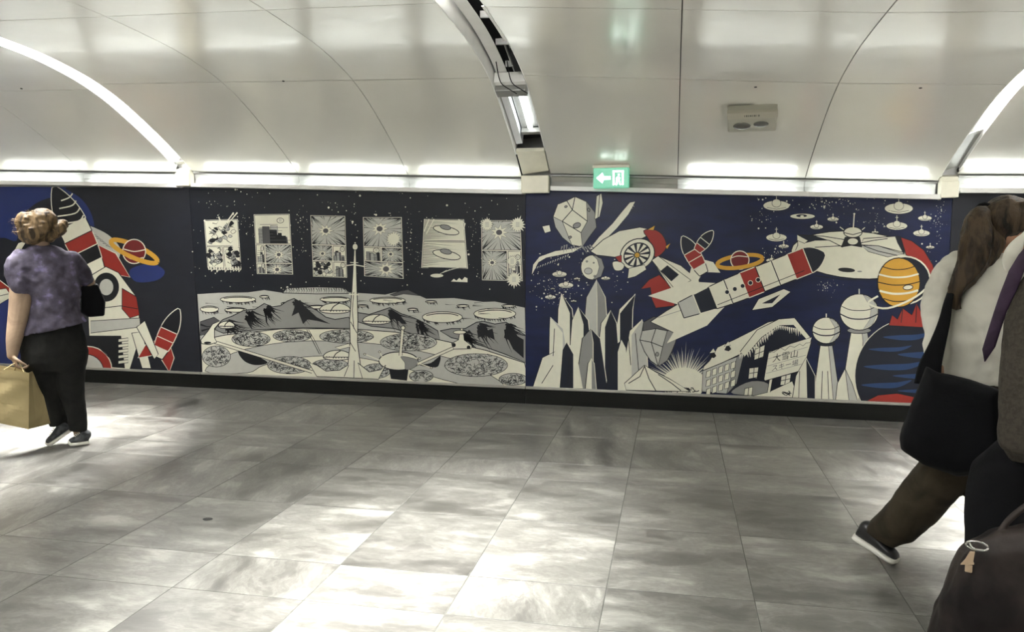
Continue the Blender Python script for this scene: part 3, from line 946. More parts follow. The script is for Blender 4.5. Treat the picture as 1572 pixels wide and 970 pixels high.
# comic pages (plain generic pages)
def page(q, rows, seed, burst=(), dark=0.):
    """q: four corners; rows: list of (v0, v1, [(u0,u1,kind)...])"""
    r = random.Random(seed)
    def uv(u, v):
        a = (q[0][0]+(q[1][0]-q[0][0])*u, q[0][1]+(q[1][1]-q[0][1])*u); b = (q[3][0]+(q[2][0]-q[3][0])*u, q[3][1]+(q[2][1]-q[3][1])*u)
        return (a[0]+(b[0]-a[0])*v, a[1]+(b[1]-a[1])*v)
    B.fill([uv(0, 0), uv(1, 0), uv(1, 1), uv(0, 1)], 'cream')
    for v0, v1, cells in rows:
        for u0, u1, kind in cells:
            U = lambda a, b: uv(u0+.02+(u1-u0-.04)*a, v0+.012+(v1-v0-.024)*b)
            quad = [U(0, 0), U(1, 0), U(1, 1), U(0, 1)]
            B.fill(quad, 'lgrey' if kind in 'RS' else 'cream', .9)
            if kind in 'RS':       # radiating lines
                cu, cv = r.uniform(.35, .65), r.uniform(.35, .65); L = []
                for k in range(44):
                    a = 6.283*k/44+r.uniform(-.05, .05); e = 1.3
                    def cl(t): return (min(1, max(0, cu+t*math.cos(a))), min(1, max(0, cv+t*math.sin(a))))
                    o_ = cl(e); i_ = cl(r.uniform(.16, .4)); L.append([U(*o_), U(*i_)])
                B.lines(L, 1.1, 'black', taper=True)
                c0 = U(cu, cv); w = abs(U(1, 0)[0]-U(0, 0)[0])
                B.burst(c0[0], c0[1], w*.13, w*.26, 9, 'cream', r, .8, .6)
                B.ell(c0[0], c0[1], w*.08, w*.07, 'dgrey')
            elif kind == 'C':      # rocks and sky
                L = []
                for k in range(20):
                    a, b = r.uniform(.1, .9), r.uniform(.1, .9)
                    c0 = U(a, b); B.fill([(c0[0]+r.uniform(7, 15)*math.cos(t), c0[1]+r.uniform(5, 14)*math.sin(t)) for t in (0, .9, 1.8, 2.9, 3.9, 5.1)], r.choice(['black', 'cream', 'grey', 'black', 'lgrey']), .7)
                for k in range(14):
                    a, b = r.uniform(.05, .8), r.uniform(.05, .8); L.append([U(a, b), U(a+.12, b+r.uniform(-.1, .15)), U(min(.98, a+.2), min(.98, b+r.uniform(-.1, .2)))])
                B.lines(L, 1.2, 'black', taper=True)
            elif kind == 'D':      # disc over speed lines
                B.lines([[U(0, k/16.), U(r.uniform(.3, 1), k/16.*.8+.1)] for k in range(1, 16)], .9, 'black', taper=True)
                c0 = U(.55, .5); w = abs(U(1, 0)[0]-U(0, 0)[0])
                B.ell(c0[0], c0[1], w*.34, w*.10, 'cream', 1.2, rot=12); B.ell(c0[0]-3, c0[1]-w*.08, w*.14, w*.06, 'grey', 1, rot=12)
            else:                  # room with furniture-like blocks and a balloon
                for k in range(8):
                    a = r.uniform(.03, .74); b = r.uniform(.3, .8)
                    B.fill([U(a, b), U(a+.2, b), U(a+.22, 1), U(a, 1)], r.choice(['dgrey', 'grey', 'black', 'lgrey']), .6)
                B.lines([[U(r.uniform(0, .3), k/9.), U(r.uniform(.5, 1), k/9.)] for k in range(3, 9)], .6, 'dgrey')
                for a in (.74,):
                    c0 = U(a, .2); w = abs(U(1, 0)[0]-U(0, 0)[0])
                    B.ell(c0[0], c0[1], min(15, w*.18), 11, 'cream', .8)
                    B.lines([[(c0[0]-6, c0[1]-5+4*j), (c0[0]+6, c0[1]-5+4*j)] for j in range(3)], .5, 'grey')


page([(66, 165), (214, 160), (230, 380), (82, 372)], [(0, .55, [(0, 1, 'C')]), (.55, 1, [(0, .5, 'C'), (.5, 1, 'C')])], 1)
B.lines([[(66, 165), (110, 205), (150, 230)], [(130, 150), (150, 200), (170, 215)], [(212, 132), (180, 170), (160, 215)], [(196, 132), (160, 180), (140, 210)]], 2.2, 'cream', taper=True)
B.burst(120, 300, 10, 18, 10, 'cream', rnd); B.burst(204, 280, 10, 18, 10, 'cream', rnd)
B.lines([[(84+12*k, 368), (88+12*k, 386+rnd.uniform(-6, 8)), (96+12*k, 378)] for k in range(12)], 2.0, 'cream')
page([(284, 140), (441, 138), (456, 403), (298, 400)], [(0, .5, [(0, 1, 'H')]), (.5, .82, [(0, .26, 'H'), (.26, 1, 'S')]), (.82, 1, [(0, .26, 'H'), (.26, 1, 'R')])], 2)
page([(532, 144), (684, 147), (693, 417), (544, 412)], [(0, .48, [(0, 1, 'S')]), (.48, .74, [(0, .6, 'R'), (.6, 1, 'H')]), (.74, 1, [(0, .6, 'C'), (.6, 1, 'H')])], 3)
page([(762, 152), (932, 152), (940, 422), (768, 410)], [(0, .5, [(0, 1, 'R')]), (.5, .74, [(0, .45, 'H'), (.45, 1, 'S')]), (.74, 1, [(0, 1, 'R')])], 4)
B.burst(896, 248, 24, 36, 16, 'cream', rnd, 1, .6)
page([(1030, 160), (1205, 162), (1222, 378), (1018, 374)], [(0, .45, [(0, 1, 'D')]), (.45, 1, [(0, 1, 'D')])], 6)
B.fill([(1046, 372), (1222, 378), (1222, 436), (1150, 434), (1136, 424)], 'night')
B.ell(1086, 408, 30, 10, 'cream', 1.2); B.lines([[(1100+10*k, 400-4*k), (1130+14*k, 384-3*k)] for k in range(6)], .8, 'cream')
B.fill([(1148, 434), (1160, 422), (1172, 430), (1184, 418), (1196, 428), (1208, 414), (1220, 420), (1220, 437)], 'cream')
B.lines([[(1052, 160), (1030, 215)], [(1074, 160), (1040, 225)], [(1180, 162), (1210, 180), (1196, 230)]], 1.6, 'cream')
page([(1280, 166), (1452, 166), (1462, 432), (1284, 428)], [(0, .5, [(0, 1, 'R')]), (.5, 1, [(0, .64, 'S'), (.64, 1, 'H')])], 7)
for x, y, a in ((1306, 184, 28), (1440, 184, 32), (1416, 345, 24), (1424, 424, 32)):
    B.burst(x, y, a*.72, a*1.15, 16, 'cream', rnd, 1.1, .7)
    B.lines([[(x-8, y-9+6*j), (x+8, y-9+6*j)] for j in range(4)], .6, 'grey')
B.build('mural_panel', 'mural board with black and white moon landscape, domes and comic pages')

# ---- right board -------------------------------------------------------------------------
rnd = random.Random(9)
D = Art(-1.289, 2.108, -1.289, 2.108, 1.90, 1.81, .158, 'navy')
D.fr = (800, 280, 2.8525)
# plain bristly rock and comet sweep, top left
D.fill([(46, 405), (52, 360), (80, 325), (150, 300), (220, 290), (270, 280), (230, 305), (170, 318), (110, 330), (76, 350), (58, 385)], 'cream', .6, curve=0)
D.fill([(300, 290), (340, 240), (400, 180), (440, 130), (476, 88), (500, 84), (470, 140), (420, 200), (360, 260), (320, 295)], 'cream', .6)
D.lines([[(330+k*8.5, 262-k*9), (344+k*8.5, 268-k*9)] for k in range(19)], 1.5, 'cream', taper=True)
D.lines([[(64+k*11, 372-k*4.4), (58+k*11, 382-k*4.2)] for k in range(14)], 1.2, 'cream', taper=True)
D.fill([(140, 150), (160, 96), (200, 80), (236, 62), (286, 84), (322, 130), (330, 196), (300, 236), (268, 282), (222, 274), (180, 240), (150, 196)], 'cream', 1.2)
D.fill([(286, 84), (322, 130), (330, 196), (300, 236), (268, 282), (262, 220), (290, 170)], 'grey', .9)
D.fill([(140, 150), (180, 170), (222, 274), (180, 240), (150, 196)], 'lgrey', .9)
D.lines([[(200, 80), (224, 120), (290, 170)], [(224, 120), (180, 170)], [(236, 62), (224, 120)], [(180, 170), (262, 220)]], 1.3, 'black')
for x, y, a, b in ((244, 188, 17, 11), (214, 240, 7, 5), (196, 106, 6, 4), (296, 120, 5, 8)): D.ell(x, y, a, b, 'grey', 1.1, rot=-20)
D.fill([(330, 60), (352, 48), (358, 90), (344, 150), (322, 160)], 'cream', 1); D.line([(344, 52), (336, 156)], 1, 'black')
D.fill([(92, 192), (124, 186), (130, 214), (104, 222)], 'cream', 1)
D.lines([[(180+k*10, 280+rnd.uniform(-8, 8)), (172+k*13, 306+rnd.uniform(-12, 8))] for k in range(14)], 2.4, 'grey', taper=True)
# small cratered moon
D.ell(312, 372, 50, 54, 'cream', 1.1)
D.fill([(312, 318), (352, 334), (364, 372), (350, 412), (312, 426), (334, 400), (342, 370), (334, 338)], 'grey', .6)
for x, y, a in ((294, 388, 17), (288, 346, 4), (318, 352, 3), (322, 410, 4)): D.ell(x, y, a, a*.8, 'lgrey', .8)
D.stars(rnd, 70, 60, 300, 300, 560, 1.3, clusters=((150, 460, 50, 40, 60), (420, 420, 30, 60, 20)))
for x, y, w in ((168, 402, 64), (196, 450, 66), (128, 502, 48), (245, 422, 28), (138, 466, 20), (370, 420, 40), (230, 520, 26)): D.saucer(x, y, w, mast=False)
# cluster of pale and dark crystal spires
def spire(x0, x1, xt, yt, yb=910, c1='cream', c2='ink', f=.55):
    xm = x0+(x1-x0)*f; ys = yt+(yb-yt)*.16
    D.fill([(x0, yb), (x0+(xt-x0)*.45, ys), (xt, yt), (xm, ys+18), (xm, yb)], c1, 1.2)
    D.fill([(xm, yb), (xm, ys+18), (xt, yt), (x1+(xt-x1)*.45, ys), (x1, yb)], c2, 1.2, 'cream')


spire(250, 400, 330, 425, c1='lgrey', c2='grey')
spire(150, 262, 176, 486); spire(372, 480, 500, 488)
spire(120, 230, 128, 590, c1='cream', c2='lgrey'); spire(430, 560, 530, 600, c1='cream', c2='lgrey', f=.4)
spire(200, 330, 250, 545, c1='cream', c2='ink'); spire(316, 440, 392, 560, c1='cream', c2='ink', f=.4)
spire(46, 180, 150, 740, c1='cream', c2='cream'); spire(236, 380, 306, 640, c1='grey', c2='ink')
spire(170, 270, 200, 700, c1='ink', c2='cream', f=.6); spire(370, 470, 440, 690, c1='ink', c2='cream'); spire(280, 330, 308, 770, c1='cream', c2='grey')
D.lines([[(146, 640), (140, 760)], [(210, 760), (204, 880)], [(400, 640), (404, 760)], [(470, 680), (480, 800)], [(500, 660), (520, 880)], [(90, 880), (140, 800)]], 1.1, 'black')
# explosion behind rock dome
for ring, (r0, r1, n, c) in enumerate(((60, 175, 30, 'grey'), (50, 150, 26, 'cream'))):
    for k in range(n):
        a = math.radians(-12-156*k/(n-1)+rnd.uniform(-2, 2)); R = r1*rnd.uniform(.75, 1.1); b = .035
        D.fill([(712+r0*math.cos(a-b*2), 880+r0*math.sin(a-b*2)), (712+R*math.cos(a), 880+R*math.sin(a)), (712+r0*math.cos(a+b*2), 880+r0*math.sin(a+b*2))], c)
D.ell(712, 880, 96, 70, 'cream')
D.scribble(700, 915, 90, 20, rnd, 26, 1.4, 'black', L=12)
# faceted boulder
D.fill([(530, 650), (536, 612), (580, 588), (650, 596), (690, 640), (676, 700), (660, 740), (640, 780), (600, 804), (566, 780), (540, 740), (520, 690)], 'lgrey', 1.2)
D.fill([(532, 650), (536, 612), (580, 588), (650, 596), (690, 640), (640, 650), (590, 640)], 'dgrey', 1)
D.fill([(690, 640), (676, 700), (660, 740), (640, 780), (600, 804), (620, 720), (640, 650)], 'grey', 1)
D.lines([[(590, 640), (570, 700), (600, 804)], [(570, 700), (520, 690)], [(570, 700), (620, 720)]], 1.2, 'black')
D.ell(596, 752, 7, 9, 'grey', .8)
D.fill([(452, 880), (540, 800), (590, 830), (650, 860), (740, 916), (460, 910)], 'cream', 1.1)
D.lines([[(540, 802), (560, 860), (590, 912)], [(600, 840), (660, 880), (700, 912)], [(470, 880), (520, 850), (540, 806)]], 1.3, 'black')
# snow-roofed lodge
D.fill([(800, 800), (880, 752), (990, 710), (1120, 598), (1141, 600), (1200, 640), (1290, 930), (800, 915)], 'ink')
D.fill([(796, 820), (946, 764), (900, 925), (792, 916)], 'lgrey', 1)
D.fill([(946, 764), (978, 740), (944, 880), (900, 926)], 'grey', .6)
for i in range(5):
    for j in range(3):
        x = 812+i*27; y = 828-i*9.5+j*39
        D.fill([(x, y), (x+19, y-7), (x+16, y+22), (x-3, y+27)], 'cream', 1)
D.fill([(826, 780), (860, 722), (930, 690), (1010, 650), (1080, 612), (1135, 600), (1155, 606), (1100, 640), (1040, 672), (985, 724), (960, 752), (880, 790), (796, 824), (800, 805)], 'cream', 1.2)
D.lines([[(960+k*9, 752-k*7.2), (958+k*9, 772-k*7.2+rnd.uniform(0, 12))] for k in range(20)], 3, 'cream', taper=True)
for x, y in ((840, 750), (905, 720)): D.fill([(x-14, y+14), (x, y-14), (x+14, y+10), (x+4, y+18)], 'black', .8); D.fill([(x-16, y-2), (x+2, y-24), (x+12, y-6)], 'cream', .7)
for x, y, w, h in ((1024, 716, 38, 52), (1004, 812, 34, 46), (980, 896, 34, 40)):
    D.fill([(x, y), (x+w, y+4), (x+w-5, y+h), (x-5, y+h-4)], 'cream', 1)
    D.line([(x+w/2, y+2), (x+w/2-4, y+h-2)], 1, 'black'); D.line([(x-2, y+h/2-6), (x+w-3, y+h/2-2)], 1, 'black'); D.line([(x, y+h/4-4), (x+w-1, y+h/4)], .6, 'black')
D.fill([(940, 900), (1010, 870), (1080, 880), (1080, 930), (930, 926)], 'grey', .4, curve=3)

# second frame of the same board
D.fr = (1140, 280, 2.694)
D.fill([(-10, 700), (60, 610), (150, 565), (215, 560), (280, 640), (262, 648), (210, 590), (150, 592), (80, 640), (10, 720)], 'cream', 1.1)
D.lines([[(20+k*9, 706-k*9), (24+k*9, 722-k*9+rnd.uniform(0, 12))] for k in range(12)]+[[(130+k*9, 588+k*1.5), (132+k*9, 602+k*2+rnd.uniform(0, 12))] for k in range(14)], 3, 'cream', taper=True)
D.fill([(52, 690), (92, 672), (86, 720), (48, 734)], 'cream', 1); D.line([(72, 682), (66, 728)], 1, 'black'); D.line([(50, 712), (90, 696)], 1, 'black')
D.fill([(28, 768), (66, 764), (60, 806), (24, 812)], 'cream', 1); D.line([(48, 766), (44, 808)], 1, 'black'); D.line([(28, 790), (64, 784)], 1, 'black')
D.fill([(160, 802), (200, 792), (194, 836), (156, 838)], 'cream', 1); D.line([(180, 798), (174, 836)], 1, 'black'); D.line([(158, 820), (196, 812)], 1, 'black')
D.fill([(10, 852), (42, 846), (38, 880), (6, 880)], 'cream', 1); D.line([(26, 850), (22, 880)], 1, 'black')
D.fill([(38, 884), (110, 866), (205, 822), (230, 890)], 'cream', .8)
D.line([(118, 812), (108, 868)], 5, 'cream'); D.line([(112, 812), (102, 868)], .9, 'black'); D.line([(124, 812), (114, 868)], .9, 'black')
D.fill([(108, 700), (196, 672), (280, 642), (284, 660), (250, 776), (94, 820), (88, 814)], 'cream', 1.2)
D.lines([[(104, 730), (270, 680)], [(100, 760), (262, 714)], [(96, 790), (256, 748)]], .6, 'grey')
D.fill([(108, 704), (196, 668), (286, 640), (280, 662), (262, 664), (250, 676), (236, 668), (214, 682), (196, 676), (176, 694), (156, 684), (130, 702)], 'cream', .7)
D.text('大雪山', 36, (122, 742), (1.0, -.22), (.12, -1.), 'black')
D.text('スキー場', 28, (118, 780), (1.0, -.24), (.12, -1.), 'dgrey')
D.scribble(180, 872, 24, 16, rnd, 18, 1.3, 'black', L=12)
# round water towers beside the lodge
def tower(cx, cy, r, xb0, xb1, yb, band):
    D.fill([(cx-r*.34, cy+r*.6), (cx+r*.34, cy+r*.6), (cx+r*.5, cy+r*1.5), (xb1, yb), (xb0, yb), (cx-r*.5, cy+r*1.5)], 'cream', 1.2)
    D.fill([(cx+r*.1, cy+r*.7), (cx+r*.34, cy+r*.6), (cx+r*.5, cy+r*1.5), (xb1, yb), (xb1-r*.5, yb), (cx+r*.2, cy+r*1.5)], 'lgrey', .8)
    D.ell(cx, cy+r*.95, r*.62, r*.16, band, 1.1)
    D.ell(cx, cy, r, r*.94, 'cream', 1.4)
    D.fill([(cx+r*.2, cy-r*.9), (cx+r*.75, cy-r*.6), (cx+r*.97, cy), (cx+r*.7, cy+r*.62), (cx+r*.2, cy+r*.9), (cx+r*.55, cy+r*.4), (cx+r*.62, cy-r*.2)], 'lgrey', .5)
    D.line([(cx-r*.97, cy+r*.1), (cx-r*.4, cy+r*.34), (cx+r*.4, cy+r*.34), (cx+r*.97, cy+r*.1)], 1.8, 'ink', curve=4)
    D.line([(cx-r*.9, cy-r*.3), (cx-r*.4, cy-r*.1), (cx+r*.4, cy-r*.1), (cx+r*.9, cy-r*.3)], 1.1, 'black', curve=4)
    D.line([(cx, cy-r*.94), (cx, cy-r*1.2)], 1.6, 'cream')


tower(482, 536, 80, 404, 520, 905, 'grey')
tower(346, 612, 58, 290, 404, 900, 'ink')
D.fill([(206, 890), (220, 800), (262, 724), (300, 800), (300, 894)], 'cream', 1.1); D.fill([(262, 724), (300, 800), (300, 894), (266, 892)], 'ink', .9, 'cream')
D.fill([(384, 902), (392, 830), (424, 770), (452, 830), (476, 904)], 'cream', 1.1); D.fill([(424, 770), (452, 830), (476, 904), (440, 902)], 'lgrey', .9)
D.lines([[(236, 780), (232, 890)], [(330, 780), (326, 896)], [(352, 780), (356, 896)]], 1, 'black')
# dark blue globe with lighter cloud bands
D.ell(700, 800, 236, 236, 'ink', 1.2, 'cream', n=60)
for y, x0, x1, th in ((640, 580, 780, 16), (690, 520, 700, 12), (712, 640, 900, 20), (762, 500, 760, 18), (800, 620, 900, 16), (838, 490, 700, 16), (862, 640, 880, 12)):
    D.fill([(x0, y), (x0+(x1-x0)*.3, y-th*.5), (x0+(x1-x0)*.7, y-th*.7), (x1, y-th*1.3), (x0+(x1-x0)*.75, y+th*.5), (x0+(x1-x0)*.4, y+th*.8)], 'steel', curve=4)
D.fill([(510, 905), (560, 880), (640, 872), (730, 892), (860, 930), (520, 930)], 'red', .8)
D.fill([(604, 592), (618, 548), (640, 566), (662, 520), (700, 548), (720, 500), (750, 560), (748, 600)], 'red', 1.2); D.lines([[(662, 524), (656, 580)], [(720, 506), (716, 580)]], 1.2, 'black')
# big disc ship
D.ell(470, 300, 270, 98, 'cream', 1.6, rot=4)
D.fill([(228, 216), (330, 222), (420, 236), (410, 262), (300, 268), (204, 312), (228, 260)], 'cream', 1.2)
D.fill([(226, 218), (300, 222), (360, 240), (300, 240), (260, 250)], 'ink', .6)
D.fill([(226, 216), (270, 240), (256, 252), (226, 240)], 'cream', .9)
D.fill([(500, 232), (640, 222), (656, 236), (670, 290), (560, 262), (490, 258)], 'cream', 1.2)
D.fill([(630, 222), (655, 222), (672, 272), (668, 300), (640, 250)], 'ink')
D.fill([(490, 260), (560, 262), (668, 296), (600, 308), (520, 286)], 'lgrey', .9)
D.lines([[(415, 268), (360, 240), (300, 232)], [(490, 250), (540, 240), (600, 232)], [(500, 262), (560, 284), (640, 302)]], 1.2, 'black')
D.fill([(408, 268), (424, 226), (484, 226), (494, 268), (450, 260)], 'black', 1)
D.ell(456, 244, 22, 14, 'cream', .9)
D.ell(456, 206, 38, 22, 'cream', 1.4); D.lines([[(420, 208), (456, 216), (492, 206)]], 1.2, 'black')
D.line([(458, 186), (462, 128)], 1.7, 'cream'); D.line([(418, 196), (402, 184)], 1.3, 'cream'); D.line([(494, 196), (506, 186)], 1.3, 'cream'); D.ell(462, 130, 4, 4, 'cream')
D.ell(430, 362, 34, 8, 'black', .8, rot=4); D.ell(484, 368, 10, 3, 'grey')
D.lines([[(300, 386), (420, 402), (560, 398)], [(190, 330), (250, 330)]], 1, 'black')
for x, y, w in ((140, 96, 110), (374, 152, 48), (306, 184, 54), (140, 228, 86), (170, 264, 44), (646, 108, 118), (754, 148, 58), (638, 180, 88), (740, 210, 70), (548, 206, 30), (776, 268, 36), (120, 322, 46)): D.saucer(x, y, w)
D.ell(248, 140, 52, 12, 'cream', .9); D.ell(244, 138, 24, 7, 'ink', .8, 'cream'); D.ell(246, 140, 8, 4, 'cream')
D.stars(rnd, 60, 60, 50, 830, 330, 1.4, clusters=((370, 90, 60, 20, 60), (140, 290, 30, 8, 20), (350, 430, 24, 14, 40), (560, 170, 40, 30, 26), (810, 150, 16, 60, 50), (780, 420, 20, 60, 40), (90, 150, 30, 14, 16), (420, 60, 120, 6, 20)))
# yellow banded planet with red crescent behind
D.fill([(654, 226), (700, 242), (750, 280), (786, 340), (800, 400), (784, 430), (770, 372), (720, 320), (676, 300)], 'red', 1.1, curve=0)
D.ell(672, 404, 104, 98, 'ink', 2.4, 'cream')
D.ell(646, 414, 88, 102, 'yellow', 1.6)
for k, y in enumerate((352, 384, 416, 452, 484)):
    hw = 88*math.sqrt(max(.02, 1-((y-414)/102)**2)); D.line([(646-hw*.98, y-4), (646-hw*.3, y+8), (646+hw*.4, y+6), (646+hw*.98, y-6)], (1.3, 2.6, 1.4, 3.2, 1.4)[k], 'black' if k % 2 == 0 else 'cream', curve=5)
D.ell(684, 434, 20, 10, 'cream', 1.2, rot=-6)
D.line([(560, 470), (520, 500), (600, 520), (720, 470), (790, 400), (770, 384)], 3.0, 'cream', curve=5)

# long rocket plane
D.fr = (800, 280, 2.8525)
D.fill([(304, 300), (360, 250), (430, 212), (520, 196), (570, 206), (560, 230), (520, 250), (470, 260), (436, 330), (330, 318)], 'cream', 1.3, curve=0)
D.fill([(536, 212), (580, 206), (616, 226), (636, 268), (628, 300), (590, 328), (570, 290), (560, 252)], 'red', 1.2, curve=3)
D.fill([(554, 206), (586, 188), (580, 210)], 'yellow', .9); D.fill([(632, 280), (654, 266), (640, 292)], 'yellow', .9)
D.ell(509, 315, 78, 66, 'cream', 1.6, rot=-30); D.ell(507, 316, 64, 52, 'ink', 1.2, 'cream', rot=-30)
for k in range(11):
    a = math.radians(k*32.7); b = a+.34; r = math.radians(-30)
    def tp(t, s_): x = 60*s_*math.cos(t); y = 48*s_*math.sin(t); return (507+x*math.cos(r)-y*math.sin(r), 316+x*math.sin(r)+y*math.cos(r))
    D.fill([tp(a, .2), tp(a, .95), tp(b, .95), tp(b, .3)], 'cream', .5)
D.ell(508, 318, 12, 12, 'yellow', 1)
D.fill([(400, 350), (430, 346), (452, 362), (440, 384), (410, 384)], 'cream', 1.1, curve=4)
D.fill([(412, 326), (440, 318), (440, 350), (428, 348)], 'red', .8)
D.fill([(466, 420), (472, 376), (540, 360), (548, 382), (500, 412)], 'cream', 1)
D.fill([(524, 466), (560, 426), (606, 404), (668, 466), (672, 540), (590, 550), (572, 510), (566, 460)], 'red', 1.1)
D.fill([(592, 500), (650, 470), (672, 476), (668, 492)], 'cream', .8)
D.fill([(572, 340), (600, 322), (700, 364), (780, 430), (770, 470), (690, 530), (660, 470)], 'cream', 1.2)
D.fill([(612, 388), (640, 364), (690, 404), (658, 432)], 'ink', 1)
D.lines([[(600, 322), (760, 440)], [(676, 468), (760, 420)], [(580, 350), (690, 490)]], .9, 'black')
D.fill([(566, 610), (640, 560), (700, 520), (720, 600), (790, 620), (690, 668)], 'cream', 1.2)
D.line([(640, 560), (690, 530)], 1.5, 'black'); D.line([(600, 592), (700, 560)], .8, 'grey')
D.fr = (800, 280, 2.8525)
rocket(D, 700, 560, 1330, 312, 58, ['lgrey', 'ink', 'cream', 'cream', 'red', 'cream', 'cream', 'red', 'ink'], .12, 'cream', 0, 1.5)
for k in range(5):
    x, y = 902+k*34, 480-k*13.4; D.ell(x, y, 10, 10, 'ink', 1, 'cream')
D.lines([[(860, 536), (1240, 386)]], 1, 'black')
D.fill([(1010, 560), (1040, 510), (1150, 466), (1180, 480), (1100, 546)], 'cream', 1.2); D.fill([(1050, 530), (1140, 486), (1100, 530)], 'ink', 1, 'cream')
rocket(D, 800, 400, 706, 236, 34, ['cream', 'red', 'red', 'ink'], .4, 'cream', 0, 1.3)
rocket(D, 770, 300, 840, 212, 26, ['red', 'ink', 'ink'], .5, None, 0, 1.2)
D.ell(958, 346, 100, 26, None, 6, 'yellow', rot=-8)
D.ell(958, 340, 40, 40, 'dred', 1.6, 'cream'); D.line([(922, 330), (950, 322), (992, 326)], 1.4, 'cream', curve=4)
D.ell(958, 346, 100, 26, None, 6, 'yellow', rot=-8, a0=15, a1=165)
D.build('mural_panel', 'blue mural board with red and white rocket, discs and snowy lodge')

E2 = Art(2.112, 5.8, 2.112, 5.8, 1.845, 1.78, .158, 'slate')
E2.fr = (0, 0, 1)
E2.line([(1503, 330), (1503, 313.5), (1560, 312), (1562, 330)], 1.1, 'cream')
E2.line([(1506, 321), (1540, 320)], .9, 'lgrey')
E2.build('mural_panel', 'plain dark blue mural board with white outlined box at right end')

# ------------------------------------------------------------------ wall and vault fittings
def vault_hit(px, py, s, lift=0.):
    r = ray(px, py); best = None
    for k in range(2400):
        t = (3.6+k*.0014)/r.y; P = EYE+r*t; d = Y0+KX*P.x-P.y
        if d < .02 or P.z > vz(P.x, d, s): break
        best = (P, d)
    return best


M['green'] = mat('green_acrylic', (110, 175, 145), .25, emit=(100, 190, 155), strength=.36)
M['sign_white'] = mat('backlit_white', (240, 255, 250), .3, emit=(.85, 1, .97), strength=2.2)
# exit sign
ctr = wallpt(938.5, 273.5, .14)
u = Vector((1, KX, 0)).normalized(); nrm = Vector((-KX, 1, 0)).normalized(); up = Vector((0, 0, 1))
t = thing('exit_sign', 'small lit green exit sign with white arrow pointing left, above the blue mural', 'sign', tuple(ctr-up*.1))
hw = .148; hh = .083
mb = MB(); mb.box(ctr, u*hw, nrm*.035, up*hh); mb.build('housing', M['green'], t, bevel=.008)
mb = MB(); mb.box(ctr+up*(hh+.012), u*(hw+.006), nrm*.04, up*.012)
mb.box(ctr+nrm*.06+up*(hh*.6), u*.05, nrm*.03, up*.03); mb.build('mounting_cap', M['cream'], t, bevel=.004)
f0 = ctr-nrm*.0365


def sg(pts):
    return [f0+u*(a*hw)+up*(b*hh) for a, b in pts]


def flat(name, polys, m, parent, off=.0008):
    v = []; f = []
    for p in polys:
        n = len(v); v += list(p)+[q+nrm*off for q in p]; k = len(p)
        f.append(tuple(range(n, n+k))); f.append(tuple(range(n+k, n+2*k))[::-1])
        for i in range(k): f.append((n+i, n+k+i, n+k+(i+1) % k, n+(i+1) % k))
    return mesh_obj(name, v, f, m, parent)


flat('arrow', [sg([(-.82, 0), (-.48, .52), (-.40, .2), (-.40, -.2), (-.48, -.52)][:5]), sg([(-.42, .17), (-.02, .17), (-.02, -.17), (-.42, -.17)])], M['sign_white'], t)
flat('door_pictogram', [sg([(.10, .72), (.20, .72), (.20, -.72), (.10, -.72)]), sg([(.62, .72), (.72, .72), (.72, -.72), (.62, -.72)]), sg([(.2, .72), (.62, .72), (.62, .54), (.2, .54)]),
                        sg([(.26, -.72), (.36, -.72), (.44, -.2), (.38, .1), (.30, .0)]), sg([(.42, -.2), (.50, -.24), (.58, -.72), (.50, -.72)]), sg([(.34, .12), (.52, .06), (.52, -.16), (.36, -.1)]), sg([(.40, .38), (.50, .38), (.50, .18), (.40, .18)])], M['sign_white'], t)
# twin lamp emergency fitting on the vault
P0, d0 = vault_hit(1154, 193, 3); P1, d1 = vault_hit(1155, 158, 3)
tg = (P1-P0); L = tg.length; tg.normalize(); nn = u.cross(tg).normalized(); nn = nn if nn.z < 0 else -nn
mid = (P0+P1)/2
M['fit'] = mat('fitting_plastic', (176, 174, 160), .45, noise_amt=.03)
M['fitdark'] = mat('fitting_grey', (182, 178, 162), .5)
M['lens'] = mat('smoked_lens', (112, 112, 105), .25, spec=.6)
t = thing('emergency_light', 'off-white box fitting with two oval lenses on the vaulted ceiling', 'light', tuple(P0))
mb = MB(); mb.box(mid+nn*.03, u*.168, tg*(L*.46), nn*.026); mb.build('housing', M['fit'], t, bevel=.006)
mb = MB(); mb.box(mid+nn*.058-tg*L*.10, u*.158, tg*(L*.33), nn*.004); mb.build('lens_plate', M['fit'], t, bevel=.002)
mb = MB(); mb.box(mid+nn*.062+tg*L*.36, u*.170, tg*(L*.13), nn*.014); mb.build('cover_strip', M['fitdark'], t, bevel=.004)
for k, (a, b, r) in enumerate(((-.068, -.16, .062), (.062, -.10, .052))):
    mb = MB(); mb.ball(mid+nn*.062+u*a+tg*L*b, r, r*.8, .006, ax=(u, tg, nn), n=24, m=6); mb.build('lens', M['lens'], t, smooth=True)
mb = MB()
fc = mid+tg*L*.36+nn*.0765-tg*.0
for k, w in enumerate((.5, 1, .7, 1, .6, 1.1, .4, .9)):
    mb.box(fc+u*(-.05+k*.0135), u*(.005*w), tg*.010, nn*.0006)
mb.build('label_print', M['lens'], t)
# gum spot
g = aty(0, 0, 1); r = ray(319, 797); g = EYE+r*(-EYE.z/r.z)
mb = MB(); mb.ball(g+Vector((0, 0, .0015)), .028, .02, .003, n=14, m=5); o = mb.build('floor_stain', M['seam'], origin=g); tag(o, 'small dark spot stuck on a grey floor tile', 'stain')


